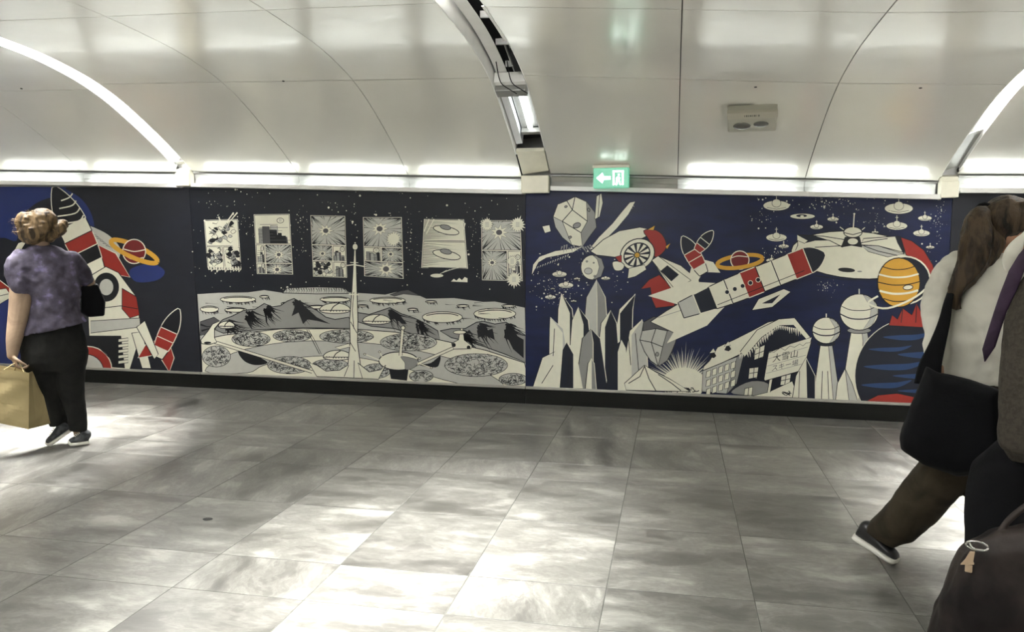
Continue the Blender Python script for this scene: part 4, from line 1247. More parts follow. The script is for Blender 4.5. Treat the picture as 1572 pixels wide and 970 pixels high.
# ------------------------------------------------------------------ people
class Fig:
    """a frame standing at base, facing the viewer; points are read off the plane through base"""
    def __init__(s, base):
        s.b = Vector(base); h = Vector((s.b.x-EYE.x, s.b.y-EYE.y, 0)); s.n = h.normalized(); s.r = Vector((s.n.y, -s.n.x, 0)); s.u = Vector((0, 0, 1))

    def p(s, px, py, dz=0.):
        r = ray(px, py); t = ((s.b-EYE).dot(s.n)+dz)/r.dot(s.n); return EYE+r*t

    def sc(s): return FPX/((s.b-EYE).dot(fwd))

    def ring(s, xl, xr, y, dz=0., th=.1, yr=None, n=28, e=2.3, yaw=0.):
        yr = y if yr is None else yr
        A = s.p(xl, y, dz); B = s.p(xr, yr, dz); c = (A+B)/2; a = (B-A)/2
        d = s.n*th
        if yaw:
            q = Matrix.Rotation(yaw, 3, 'Z'); a = q@a; d = q@d
        out = []
        for k in range(n):
            t = 2*math.pi*k/n; x = math.cos(t); y_ = math.sin(t)
            out.append(c + a*(math.copysign(abs(x)**(2/e), x)) + d*(math.copysign(abs(y_)**(2/e), y_)))
        return out


def limb(mb, pts, rs, n=16, sub=5):
    P = catmull([tuple(p)+(r,) for p, r in zip(pts, rs)], sub)
    mb.tube([p[:3] for p in P], [p[3] for p in P], n)
    mb.ball(pts[0], rs[0], n=n); mb.ball(pts[-1], rs[-1], n=n)


def hand(mb, wrist, dirv, side, palm_n, curl=1.0, size=1.0):
    """palm and five fingers. dirv: towards the fingertips, side: towards the thumb, palm_n: palm normal"""
    d = dirv.normalized(); sd = (side-d*side.dot(d)).normalized(); pn = d.cross(sd); pn = pn if pn.dot(palm_n) > 0 else -pn
    k = size
    rings = []
    for t, w, th in ((0, .026, .017), (.03, .034, .016), (.06, .040, .014), (.088, .040, .012)):
        c = wrist+d*t*k; rings.append([c+sd*w*k*math.cos(a)+pn*th*k*math.sin(a) for a in [2*math.pi*j/14 for j in range(14)]])
    mb.loft(rings)
    for off, ln in ((.030, .070), (.010, .078), (-.010, .072), (-.029, .058)):
        p = wrist+d*.082*k+sd*off*k; pts = [p]; a = .25*curl
        for q in (.42, .33, .25):
            a += .75*curl; p = p+(d*math.cos(a)+pn*math.sin(a))*ln*q*k; pts.append(p)
        limb(mb, pts, [.0092*k, .0088*k, .0082*k, .007*k], 10, 3)
    p = wrist+d*.022*k+sd*.026*k; q = p+(d*.6+sd*.75+pn*.35)*.036*k; r_ = q+(d*.85+sd*.1+pn*.6)*.032*k; e = r_+(d*.7-sd*.25+pn*.7)*.024*k
    limb(mb, [p, q, r_, e], [.013*k, .011*k, .0098*k, .008*k], 10, 3)


def strands(mb, paths, r, n=5):
    for P in paths:
        C = catmull([tuple(p) for p in P], 4); m = len(C)
        mb.tube(C, [r*(1-.75*i/(m-1)) for i in range(m)], n)


def fabric(name, c1, c2, c3=None, scale=12., rough=.85, bump=.25, bs=60):
    m = bpy.data.materials.new(name); m.use_nodes = True; nt = m.node_tree; b = nt.nodes['Principled BSDF']
    tc = nt.nodes.new('ShaderNodeTexCoord'); n = nt.nodes.new('ShaderNodeTexNoise'); n.inputs['Scale'].default_value = scale; n.inputs['Detail'].default_value = 6; n.inputs['Distortion'].default_value = .8
    r = nt.nodes.new('ShaderNodeValToRGB'); e = r.color_ramp.elements
    e[0].position = .38; e[0].color = (*lin(c1), 1); e[1].position = .58; e[1].color = (*lin(c2), 1)
    if c3: k = e.new(.70); k.color = (*lin(c3), 1)
    nt.links.new(tc.outputs['Object'], n.inputs['Vector']); nt.links.new(n.outputs['Fac'], r.inputs[0]); nt.links.new(r.outputs[0], b.inputs['Base Color'])
    b.inputs['Roughness'].default_value = rough; b.inputs['Specular IOR Level'].default_value = .25
    n2 = nt.nodes.new('ShaderNodeTexNoise'); n2.inputs['Scale'].default_value = bs
    bp = nt.nodes.new('ShaderNodeBump'); bp.inputs['Strength'].default_value = bump; bp.inputs['Distance'].default_value = .004
    nt.links.new(tc.outputs['Object'], n2.inputs['Vector']); nt.links.new(n2.outputs['Fac'], bp.inputs['Height']); nt.links.new(bp.outputs[0], b.inputs['Normal'])
    return m


def hairmat(name, c1, c2):
    m = fabric(name, c1, c2, None, 9, .5, .5, 90)
    nt = m.node_tree
    for nd in nt.nodes:
        if nd.type == 'TEX_NOISE':
            mp = nt.nodes.new('ShaderNodeMapping'); mp.inputs['Scale'].default_value = (3.2, 3.2, .8)
            tc = [q for q in nt.nodes if q.type == 'TEX_COORD'][0]
            nt.links.new(tc.outputs['Object'], mp.inputs[0]); nt.links.new(mp.outputs[0], nd.inputs['Vector'])
    return m


M['skin'] = fabric('skin_tone', (134, 114, 96), (156, 134, 112), None, 6, .55, .05)
M['skin2'] = fabric('skin_tone_warm', (150, 112, 90), (176, 136, 110), None, 6, .55, .05)
M['blouse'] = fabric('mottled_purple_jersey', (58, 54, 64), (78, 73, 88), (116, 110, 142), 14, .85, .2)
for _n in M['blouse'].node_tree.nodes:
    if _n.type == 'TEX_NOISE': _n.inputs['Distortion'].default_value = .1
M['blackcloth'] = fabric('black_trouser_cloth', (16, 17, 16), (27, 27, 25), None, 8, .9, .3)
M['deepblack'] = fabric('deep_black_cloth', (5, 5, 8), (9, 10, 13), None, 8, .92, .25)
M['browncloth'] = fabric('dark_brown_trouser_cloth', (32, 28, 20), (54, 47, 35), None, 5, .9, .3)
M['whitecloth'] = fabric('white_shirt_cotton', (176, 174, 162), (204, 202, 190), None, 4, .8, .2)
M['hair'] = hairmat('light_brown_hair', (48, 38, 26), (112, 92, 64))
M['hair2'] = hairmat('dark_brown_hair', (24, 19, 15), (70, 56, 40))
M['kraft'] = fabric('kraft_paper', (140, 126, 90), (164, 149, 110), None, 3, .7, .15, 30)
M['shoe'] = fabric('grey_sneaker_knit', (52, 54, 56), (78, 80, 82), None, 30, .8, .3)
M['sole'] = mat('white_rubber', (214, 212, 202), .5)
M['solegrey'] = mat('grey_rubber', (150, 150, 145), .5)
M['shoeblk'] = mat('black_leather', (24, 24, 26), .3, spec=.6)
M['tie'] = fabric('purple_silk', (40, 27, 44), (54, 38, 58), None, 14, .5, .1)
M['jacket'] = fabric('taupe_wool', (54, 50, 44), (66, 61, 54), None, 60, .95, .4, 120)
M['mauve'] = fabric('dark_mauve_knit', (52, 44, 54), (72, 62, 72), None, 20, .95, .4, 120)
M['brownbag'] = fabric('dark_brown_leather', (20, 15, 15), (54, 46, 42), None, 3.2, .55, .3, 40)
M['steelring'] = mat('polished_steel', (190, 190, 185), .2, .9)
M['beige'] = mat('beige_leather', (168, 146, 120), .6)


def face(mb, c, fw, r, upx, s=1.0):
    """facial relief added to a head: nose, brow, lips, chin, ears. fw forward, r right"""
    mb.ball(c+fw*.098*s-upx*.018*s, .013*s, .012*s, .020*s, n=10)
    mb.ball(c+fw*.102*s-upx*.026*s, .012*s, n=8)
    mb.ball(c+fw*.086*s-upx*.060*s, .024*s, .012*s, .007*s, ax=(r, fw, upx), n=10)
    mb.ball(c+fw*.076*s-upx*.088*s, .020*s, .02*s, .016*s, n=10)
    mb.ball(c+fw*.086*s+upx*.018*s, .045*s, .012*s, .008*s, ax=(r, fw, upx), n=12)
    for g in (-1, 1): mb.ball(c+r*g*.074*s-upx*.015*s, .009*s, .018*s, .030*s, ax=(r, fw, upx), n=10)


M['eyewhite'] = mat('eye_white', (225, 222, 215), .3)
M['iris'] = mat('eye_dark', (40, 30, 24), .25)
M['lip'] = mat('lip_tone', (150, 88, 80), .5)


def features(parent, c, fw, r, upx):
    for g in (-1, 1):
        e = c+fw*.078+r*g*.031-upx*.002
        k = MB(); k.ball(e, .0155, n=14); eo = k.build('eye', M['eyewhite'], parent, smooth=True)
        k = MB(); k.ball(e+fw*.0085, .0085, n=12); k.build('iris', M['iris'], eo, smooth=True)
        k = MB(); k.tube([e+fw*.016+upx*.024-r*.019, e+fw*.020+upx*.030, e+fw*.012+upx*.024+r*.021], .0035, 6); k.build('eyebrow', M['hair2'], parent)
    k = MB(); k.ball(c+fw*.094-upx*.061, .024, .008, .0075, ax=(r, fw, upx), n=14); k.build('lips', M['lip'], parent, smooth=True)


def shoe(parent, F, heel, toe, upv_, w=.045, m_up='shoe', m_sole='sole', h=.075, lace=True):
    """low shoe from heel to toe (world points at sole level); upv_ is up from the sole"""
    d = (toe-heel); L = d.length; d.normalize(); s_ = d.cross(upv_).normalized(); upn = s_.cross(d).normalized()
    mb = MB(); rings = []
    for t, ww, hh_ in ((-.01, .55, .7), (.05, .78, .9), (.2, .86, 1.), (.42, .84, .95), (.62, .98, .70), (.82, 1.0, .56), (.94, .82, .45), (1.0, .45, .32)):
        c = heel+d*L*t; rings.append([c+s_*w*ww*math.cos(a)+upn*(.018+(h*hh_)*(.5+.5*math.sin(a))) for a in [2*math.pi*j/18 for j in range(18)]])
    mb.loft(rings); mb.ball(heel+d*L*.18+upn*(h*.95), .042, .046, .04, n=14)
    sh = mb.build('shoe', M[m_up], parent, remesh=.006, smoothit=3)
    mb = MB(); rings = []
    for t, ww in ((-.03, .5), (.03, .86), (.2, .94), (.45, .84), (.66, 1.04), (.85, 1.06), (.96, .86), (1.03, .45)):
        c = heel+d*L*t+upn*(.012+(.012 if t > 1 else 0)); rings.append([c+s_*w*ww*math.copysign(abs(math.cos(a))**.6, math.cos(a))+upn*.013*math.copysign(abs(math.sin(a))**.5, math.sin(a)) for a in [2*math.pi*j/18 for j in range(18)]])
    mb.loft(rings); mb.build('sole', M[m_sole], sh, smooth=True)
    if lace:
        mb = MB()
        for k in range(4):
            c = heel+d*L*(.50+.075*k)+upn*(.018+h*(.95-.09*k)); mb.tube([c-s_*.022, c+upn*.004, c+s_*.022], .0032, 6)
        mb.build('laces', M['sole'], sh)
    return sh


# ---- the woman with the shopping bag
F = Fig((-4.20, 4.78, 0)); p = F.p
r_, u_, n_ = F.r, F.u, F.n
wm = thing('person', 'woman seen from behind in mottled purple top and black trousers, brown hair tied up', 'person', tuple(F.b))
body = MB()
hc = p(58, 352, 0)                                     # head centre
fwv = (-r_*.80+n_*.60).normalized(); rv = u_.cross(fwv).normalized()*-1
body.ball(hc, .078, .096, .108, ax=(rv, fwv, u_), n=20, m=14)
body.ball(hc+fwv*.02-u_*.05, .060, .075, .07, ax=(rv, fwv, u_), n=16)
face(body, hc, fwv, rv, u_)
limb(body, [hc-u_*.06-fwv*.02, p(64, 384), p(66, 400)], [.052, .052, .07])
body.loft([F.ring(36, 98, 398, 0, .07), F.ring(30, 112, 420, 0, .09), F.ring(44, 118, 470, 0, .10), F.ring(40, 124, 520, 0, .11), F.ring(46, 120, 560, 0, .10)])
# left arm down to the bag
armL = [p(30, 402, -.02), p(33, 440, -.05), p(31, 470, -.06), p(27, 492, -.07), p(22, 520, -.09), p(19, 545, -.10)]
limb(body, armL, [.064, .072, .069, .061, .050, .034])
hand(body, p(19.5, 545, -.10), (p(27, 566, -.11)-p(19.5, 545, -.10)), r_*.2-n_*1., r_*1.0, .85, 1.0)
# right arm bent in front, elbow showing
limb(body, [p(112, 400, .02), p(126, 420, .06), p(137, 433, .09)], [.056, .050, .040])
limb(body, [p(137, 433, .09), p(118, 436, .18), p(98, 428, .24)], [.038, .036, .028])
hand(body, p(98, 428, .24), -r_*.9+u_*.4, u_, -n_, .9, .95)
# legs inside the trousers
limb(body, [p(104, 560), p(112, 610, .0), p(121, 664, .0)], [.075, .06, .035]); limb(body, [p(64, 560, .01), p(77, 608, .05), p(92, 648, .08)], [.07, .045, .03])
limb(body, [p(66, 558), p(104, 558)], [.08, .08])
bd = body.build('body', M['skin'], wm, remesh=.0065, smoothit=2)
features(wm, hc, fwv, rv, u_)
hr = MB()
hr.ball(hc+u_*.020-fwv*.012, .096, .116, .108, ax=(rv, fwv, u_), n=22, m=14)
hr.ball(p(52, 358, -.01), .105, .09, .085, n=16); hr.ball(p(68, 360, -.0), .085, .08, .065, n=16); hr.ball(p(40, 340), .070, .07, .07, n=14)
hr.ball(p(64, 336, -.01), .10, .09, .072, n=16)
rn = random.Random(4)
for k in range(90):
    a = rn.uniform(0, 6.28); b_ = rn.uniform(-.4, 1.2)
    c = hc+u_*.02+(r_*math.cos(a)*math.cos(b_)*.125+n_*math.sin(a)*math.cos(b_)*.11+u_*math.sin(b_)*.115)
    e = p(84, 350, -.06); m1 = c.lerp(e, .35)+(c-hc).normalized()*.02
    hr.tube(catmull([tuple(c), tuple(m1), tuple(c.lerp(e, .65))], 3), .008, 5)
ho = hr.build('hair', M['hair'], wm, remesh=.007, smoothit=3, wrinkle=.007, wscale=20)
bn = MB(); bn.ball(p(89, 350, -.03), .062, .055, .054, n=16); bn.ball(p(82, 357, -.04), .045, n=12); bn.ball(p(96, 345, -.02), .038, n=12)
bn.build('hair_bun', M['hair'], ho, remesh=.007, wrinkle=.009, wscale=34)
wisps = MB()
for k in range(60):
    a = rn.uniform(-.4, 3.6); c = hc+u_*.02+r_*math.cos(a)*.115+u_*math.sin(a)*.105-r_*.015+n_*rn.uniform(-.07, .05)
    q = (c-hc).normalized(); w = [c-q*.01, c+q*rn.uniform(.0, .012)+r_*rn.uniform(-.03, .03), c+q*rn.uniform(-.004, .018)+r_*rn.uniform(-.05, .05)-u_*rn.uniform(0, .03)]
    strands(wisps, [w], .0016)
wo = wisps.build('loose_hair', M['hair'], ho); wo['kind'] = 'stuff'
sh = MB()
sh.loft([F.ring(46, 84, 377, .0, .058), F.ring(36, 100, 384, 0, .075, yr=385), F.ring(22, 117, 396, 0, .095, yr=398), F.ring(18, 124, 412, 0, .110), F.ring(26, 124, 435, -.01, .125), F.ring(42, 123, 460, -.01, .13),
         F.ring(40, 124, 482, -.01, .14, yr=478), F.ring(33, 130, 503, -.01, .15, yr=488), F.ring(29.5, 136, 516, -.01, .158, yr=492)])
limb(sh, [p(34, 396, -.01), p(28, 410, -.03), p(32, 430, -.05), p(35.5, 441, -.055)], [.065, .082, .082, .078])
limb(sh, [p(110, 398, .0), p(122, 412, .04), p(131, 428, .07)], [.062, .060, .052])
so = sh.build('blouse', M['blouse'], wm, remesh=.009, smoothit=3, wrinkle=.011, wscale=11)
pt = MB()
pt.loft([F.ring(36, 126, 494, 0, .125), F.ring(32, 132, 515, 0, .145), F.ring(30.5, 136, 538, 0, .155), F.ring(32, 134, 556, 0, .15), F.ring(40, 130, 568, 0, .13)])
pt.loft([F.ring(74, 134, 545, .0, .13), F.ring(76, 132, 566, .0, .12), F.ring(82, 130, 588, 0, .10), F.ring(92, 130.5, 610, 0, .085), F.ring(101, 133, 635, 0, .075), F.ring(106, 134.5, 661, 0, .068)])
pt.loft([F.ring(32, 92, 545, .01, .13), F.ring(36, 90, 566, .02, .12), F.ring(50, 88, 588, .03, .10), F.ring(62, 92, 608, .05, .085), F.ring(70, 98, 630, .06, .07), F.ring(75, 106, 656, .08, .062, yr=648)])
pt.build('trousers', M['blackcloth'], wm, remesh=.009, smoothit=8, wrinkle=.006, wscale=10)
shoe(wm, F, p(135, 681, -.02), p(106, 684, -.05)+Vector((0, 0, 0)), u_, .042, 'shoe', 'sole', .07)
shoe(wm, F, p(112, 660, .06), p(75, 685, .02), (u_*.8-r_*.45).normalized()*1.0, .043, 'shoe', 'sole', .07)

# shopping bag
bb = p(10, 650, -.14); t = thing('shopping_bag', 'tan kraft paper shopping bag hanging from the hand of the woman', 'bag', (bb.x, bb.y, p(10, 655, -.14).z))
A0 = p(-40, 560, -.20); A1 = p(44.5, 572, -.20); B1 = p(43.5, 658.5, -.20); B0 = p(-44, 640, -.20)
C1 = p(57.5, 568, -.02); D1 = p(77, 650, -.02); C0 = p(-24, 558, -.02); D0 = p(-26, 634, -.02)
def quadgrid(mb, a, b, c, d, nu, nv, fn):
    """a-b top, d-c bottom"""
    V = []
    for j in range(nv+1):
        for i in range(nu+1):
            U_ = i/nu; V_ = j/nv; q = a.lerp(b, U_).lerp(d.lerp(c, U_), V_); V.append(q+fn(U_, V_))
    mb.add(V, [(j*(nu+1)+i, j*(nu+1)+i+1, (j+1)*(nu+1)+i+1, (j+1)*(nu+1)+i) for j in range(nv) for i in range(nu)])
mb = MB()
def cr(U_, V_):
    e = min(U_, 1-U_, .5)*2
    return n_*(-.012*math.sin(math.pi*U_)*math.sin(math.pi*V_)+.006*math.sin(9*U_+14*V_)*e+(.006 if abs(V_-.62) < .03 else 0)*e)
quadgrid(mb, A0, A1, B1, B0, 16, 16, cr)
mc = (A1+C1)/2-r_*.012; md_ = (B1+D1)/2-r_*.02
quadgrid(mb, A1, mc, md_, B1, 6, 16, lambda U_, V_: Vector((0, 0, 0))); quadgrid(mb, mc, C1, D1, md_, 6, 16, lambda U_, V_: r_*.004*math.sin(10*V_)*math.sin(math.pi*U_))
quadgrid(mb, C0, C1, D1, D0, 8, 8, lambda U_, V_: Vector((0, 0, 0))); quadgrid(mb, A0, C0, D0, B0, 3, 8, lambda U_, V_: Vector((0, 0, 0)))
quadgrid(mb, B0, B1, D1, D0, 3, 3, lambda U_, V_: Vector((0, 0, 0)))
o = mb.build('paper_sack', M['kraft'], t, smooth=False)
sf = o.modifiers.new('s', 'SOLIDIFY'); sf.thickness = .0015
mb = MB(); quadgrid(mb, A0.lerp(A1, .02)-n_*.006-u_*.002, A1-n_*.006-u_*.002, A1.lerp(B1, .14)-n_*.006, A0.lerp(B0, .14)-n_*.006, 4, 2, lambda U_, V_: Vector((0, 0, 0)))
o = mb.build('folded_rim', M['kraft'], t); sf = o.modifiers.new('s', 'SOLIDIFY'); sf.thickness = .002
for fa, fb in ((A0.lerp(A1, .45), A0.lerp(A1, .93)), (C0.lerp(C1, .55), C0.lerp(C1, .92))):
    mb = MB(); top = p(29, 560, -.12)
    mb.tube(catmull([tuple(fa-u_*.03), tuple(fa.lerp(top, .7)+u_*.012), tuple(top+u_*.012), tuple(fb.lerp(top, .6)+u_*.006), tuple(fb-u_*.03)], 5), .004, 8)
    mb.build('handle', M['kraft'], t, smooth=True)
# dark handbag under the right arm
t = thing('handbag', 'black handbag carried on the right forearm of the woman', 'bag', tuple(p(146, 487, .10)))
mb = MB()
q = [p(124, 440, .06), p(150, 436, .06), p(162, 464, .06), p(160.5, 485, .06), p(136, 487, .06), p(124, 480, .06)]
mb.loft([[a+n_*0 for a in q], [a.lerp((q[0]+q[3])/2, -.02)+n_*.07 for a in q], [a+n_*.15 for a in q]]); mb.build('bag_body', M['deepblack'], t, bevel=.012)
mb = MB(); mb.tube(catmull([tuple(p(128, 442, .10)), tuple(p(132, 430, .11)), tuple(p(142, 430, .11)), tuple(p(146, 440, .10))], 5), .007, 8); mb.build('handle', M['deepblack'], t, smooth=True)

# ---- the ponytailed woman
F = Fig((1.30, 3.63, 0)); p = F.p; r_, u_, n_ = F.r, F.u, F.n
st = thing('person', 'woman with long brown ponytail, white shirt and wide dark brown trousers, mid-stride', 'person', tuple(F.b))
body = MB()
hc = p(1552, 348, 0); fwv = (r_*.80+n_*.55-u_*.05).normalized(); rv = fwv.cross(u_).normalized(); ux = rv.cross(fwv)
body.ball(hc, .076, .096, .108, ax=(rv, fwv, ux), n=20, m=14); body.ball(hc+fwv*.02-ux*.05, .058, .072, .068, ax=(rv, fwv, ux), n=16)
face(body, hc, fwv, rv, ux)
limb(body, [p(1556, 362, 0), p(1548, 384, 0), p(1538, 402, 0)], [.055, .050, .062])
body.loft([F.ring(1480, 1580, 410, 0, .075), F.ring(1476, 1574, 450, 0, .08), F.ring(1472, 1560, 510, 0, .08), F.ring(1470, 1545, 580, 0, .08), F.ring(1450, 1550, 640, 0, .11)])
# trailing leg
limb(body, [p(1482, 640, .02), p(1452, 716, -.02), p(1400, 765, -.03), p(1345, 822, -.03)], [.088, .07, .05, .036])
# front leg
limb(body, [p(1524, 640, .0), p(1540, 760, -.0), p(1560, 860, .0), p(1580, 905, .02)], [.088, .065, .05, .036])
limb(body, [p(1482, 632), p(1524, 632)], [.085, .085])
# left arm, hand resting on the bag
limb(body, [p(1476, 420, -.04), p(1446, 470, -.10), p(1437, 515, -.12), p(1438, 575, -.17), p(1446, 612, -.18)], [.044, .040, .036, .028, .022])
hand(body, p(1446, 612, -.18), -u_+r_*.2, r_, n_, .5, .92)
# right arm in front
limb(body, [p(1574, 420, .04), p(1590, 490, .10), p(1582, 560, .14)], [.048, .042, .034]); hand(body, p(1582, 560, .14), -u_, n_, r_, .6, .92)
body.build('body', M['skin2'], st, remesh=.0068, smoothit=2)
features(st, hc, fwv, rv, ux)
hr = MB()
hr.ball(hc+ux*.030-fwv*.022, .094, .108, .098, ax=(rv, fwv, ux), n=22, m=14); hr.ball(p(1528, 352, -.02), .070, .08, .085, n=16); hr.ball(p(1540, 335, -.02), .085, .08, .08, n=16)
rn = random.Random(8)
for k in range(70):
    a = rn.uniform(-.5, 2.9); c = hc+(r_*math.cos(a)+u_*math.sin(a))*.112-fwv*.01+n_*rn.uniform(-.09, .0); e = p(1512, 330, -.04)
    hr.tube(catmull([tuple(c), tuple(c.lerp(e, .5)+(c-hc).normalized()*.012), tuple(e)], 3), .006, 5)
ho = hr.build('hair', M['hair2'], st, remesh=.007, smoothit=1, wrinkle=.005, wscale=30)
pn = MB()
limb(pn, [p(1514, 328, -.05), p(1502, 338, -.09), p(1498, 372, -.10), p(1492, 405, -.11), p(1474, 436, -.13), p(1464, 462, -.14)], [.036, .050, .060, .058, .040, .012])
limb(pn, [p(1520, 340, -.03), p(1520, 370, -.06), p(1510, 394, -.08), p(1490, 420, -.12)], [.04, .055, .05, .025])
for k in range(80):
    a = rn.uniform(-1, 1); b_ = rn.uniform(-1, 1)
    o1 = r_*a*.035; o2 = r_*a*.05-n_*(.5+b_*.5)*.04
    pn.tube(catmull([tuple(p(1512, 330, -.06)+o1*.5), tuple(p(1501, 365, -.11)+o2*1.15), tuple(p(1494, 405, -.12)+o2), tuple(p(1470, 440, -.15)+o2*.6), tuple(p(1464+rn.uniform(-4, 8), 462+rn.uniform(-14, 14), -.15)+o2*.25)], 4), .0045, 5)
pn.build('ponytail', M['hair2'], ho, remesh=.0065, smoothit=1, wrinkle=.004, wscale=34)
mb = MB(); mb.tube([p(1511, 327, -.06)+(r_*math.cos(a)*.03+u_*math.sin(a)*.035+n_*.0) for a in [k*.524 for k in range(13)]], .011, 8); mb.build('hair_tie', M['deepblack'], ho, smooth=True)
sh = MB()
sh.loft([F.ring(1512, 1562, 393, 0, .06, yr=391), F.ring(1488, 1576, 400, 0, .085), F.ring(1468, 1590, 418, 0, .105), F.ring(1456, 1592, 445, -.01, .13), F.ring(1450, 1584, 480, -.02, .14), F.ring(1446, 1574, 515, -.02, .15), F.ring(1442, 1564, 548, -.02, .155), F.ring(1437, 1552, 572, -.02, .16, yr=588)])
limb(sh, [p(1478, 410, -.03), p(1456, 432, -.07), p(1441, 470, -.10), p(1437, 505, -.115), p(1439, 540, -.14), p(1441, 585, -.165)], [.072, .070, .062, .054, .046, .040])
limb(sh, [p(1574, 415, .03), p(1590, 460, .07), p(1592, 500, .10)], [.060, .058, .052])
so = sh.build('shirt', M['whitecloth'], st, remesh=.009, smoothit=3, wrinkle=.022, wscale=9)
mb = MB(); mb.loft([F.ring(1516, 1562, 390, 0, .066, yr=386), F.ring(1510, 1566, 398, 0, .074, yr=395)]); mb.build('collar', M['whitecloth'], so, bevel=.004)
pt = MB()
pt.loft([F.ring(1446, 1556, 575, 0, .13), F.ring(1442, 1562, 610, 0, .145), F.ring(1440, 1566, 650, 0, .15), F.ring(1442, 1566, 690, 0, .14)])
def lring(a, b, dz, th): return F.ring(a[0], b[0], a[1], dz, th, yr=b[1])
pt.loft([lring((1430, 660), (1520, 680), 0, .13), lring((1414, 706), (1500, 732), 0, .125), lring((1396, 728), (1474, 764), -.02, .12), lring((1369, 762), (1440, 800), -.03, .11), lring((1345, 790), (1404, 830), -.03, .10), lring((1329, 808), (1377, 839), -.03, .085)])
pt.loft([F.ring(1486, 1576, 660, 0, .13), F.ring(1480, 1590, 720, 0, .13), F.ring(1484, 1600, 790, 0, .12), F.ring(1492, 1612, 850, 0, .115), F.ring(1520, 1620, 880, 0, .10)])
pt.build('trousers', M['browncloth'], st, remesh=.01, smoothit=3, wrinkle=.009, wscale=8)
shoe(st, F, p(1311, 826, -.02), p(1374, 866, -.06), (u_*.85+r_*.5).normalized(), .046, 'shoeblk', 'sole', .078)
shoe(st, F, p(1566, 936, -.02)*1.0, p(1640, 940, -.04), u_, .046, 'shoeblk', 'sole', .078)
# tote bag on the back hip
t = thing('tote_bag', 'large black shoulder bag hanging at the back of the ponytailed woman', 'bag', tuple(p(1450, 715, -.22)))
q = [(1421, 560), (1440, 571), (1480, 581), (1520, 591), (1540, 600), (1546, 660), (1544, 722), (1470, 730), (1416, 712), (1384, 690), (1381, 672), (1388, 648), (1398, 620), (1410, 588)]
mb = MB()
cx = sum(a for a, b in q)/len(q); cy = sum(b for a, b in q)/len(q)
mb.loft([[p(cx+(a-cx)*s_, cy+(b-cy)*s_, dz) for a, b in q] for s_, dz in ((.80, -.37), (.95, -.35), (1.0, -.31), (1.0, -.26), (.95, -.225), (.8, -.21))])
mb.build('bag_body', M['deepblack'], t, remesh=.01, smoothit=3, wrinkle=.006, wscale=7)
mb = MB()
C = catmull([tuple(p(a, b, dz))+(w,) for a, b, dz, w in ((1466, 428, -.13, .010), (1456, 462, -.185, .016), (1450, 492, -.20, .022), (1440, 525, -.22, .030), (1428, 560, -.24, .042), (1424, 590, -.24, .05))], 5)
rg = []
for c in C:
    v = Vector(c[:3]); rg.append([v+r_*c[3]*math.cos(a)+n_*.007*math.sin(a) for a in [2*math.pi*j/10 for j in range(10)]])
mb.loft(rg); mb.build('shoulder_strap', M['deepblack'], t, smooth=True)

# ---- the near person in the jacket, mostly outside the picture
cq = EYE+ray(1640, 485)/FPX*2.75; F = Fig((cq.x, cq.y, 0)); p = F.p; r_, u_, n_ = F.r, F.u, F.n
pp = thing('person', 'person in taupe jacket with white collar and purple tie, cut off by the right edge', 'person', tuple(F.b))
body = MB()
hc = p(1648, 322, 0); fwv = (-r_*.9-n_*.3).normalized(); rv = fwv.cross(u_).normalized()
body.ball(hc, .078, .098, .112, ax=(rv, fwv, u_), n=20, m=14); body.ball(hc+fwv*.02-u_*.05, .060, .075, .07, ax=(rv, fwv, u_), n=16); face(body, hc, fwv, rv, u_)
limb(body, [p(1652, 345), p(1650, 375), p(1650, 400)], [.058, .058, .075])
body.loft([F.ring(1620, 1680, 415, 0, .08), F.ring(1612, 1690, 480, 0, .09), F.ring(1615, 1690, 560, 0, .08), F.ring(1610, 1692, 640, 0, .08)])
for a, b in ((1610, 1540), (1680, 1690)): limb(body, [p(a, 640), p(b, 810), p(b+4, 980)], [.09, .062, .038])
limb(body, [p(1640, 640), p(1670, 640)], [.1, .1])
limb(body, [p(1615, 430, -.08), p(1598, 480, -.12), p(1590, 560, -.15), p(1600, 680, -.17), p(1618, 722, -.2)], [.04, .04, .036, .028, .024]); hand(body, p(1618, 722, -.2), -u_, -r_, n_, 1.1, 1)
limb(body, [p(1680, 430, .05), p(1704, 560, .12), p(1692, 690, .14)], [.04, .038, .026]); hand(body, p(1692, 690, .14), -u_, -r_, -n_, .7, 1)
body.build('body', M['skin'], pp, remesh=.008, smoothit=2)
features(pp, hc, fwv, rv, u_)
hr = MB(); hr.ball(hc+u_*.03-fwv*.022, .094, .11, .10, ax=(rv, fwv, u_), n=20, m=12); hr.build('hair', M['hair2'], pp, remesh=.009, wrinkle=.005, wscale=30)
pt = MB(); pt.loft([F.ring(1585, 1710, 610, 0, .14), F.ring(1580, 1712, 680, 0, .15), F.ring(1585, 1710, 730, 0, .13)])
pt.loft([F.ring(1540, 1655, 670, 0, .14), F.ring(1492, 1640, 712, 0, .14), F.ring(1482, 1600, 760, 0, .12), F.ring(1480, 1590, 830, 0, .11), F.ring(1494, 1590, 975, 0, .10)]); pt.loft([F.ring(1650, 1715, 700, 0, .12), F.ring(1650, 1720, 800, 0, .10), F.ring(1660, 1722, 970, 0, .09)])
pt.build('trousers', M['deepblack'], pp, remesh=.012, smoothit=2, wrinkle=.006)
sh = MB(); sh.loft([F.ring(1580, 1700, 392, 0, .10), F.ring(1553, 1712, 415, 0, .13), F.ring(1552, 1712, 470, 0, .14), F.ring(1560, 1706, 560, 0, .14), F.ring(1575, 1706, 640, 0, .14)])
so = sh.build('jumper', M['mauve'], pp, remesh=.011, smoothit=3, wrinkle=.008, wscale=9)
mb = MB()
C = catmull([tuple(p(a, b, -.14)) for a, b in ((1549, 418), (1551, 398), (1562, 374), (1580, 352), (1600, 345))], 5)
rg = []
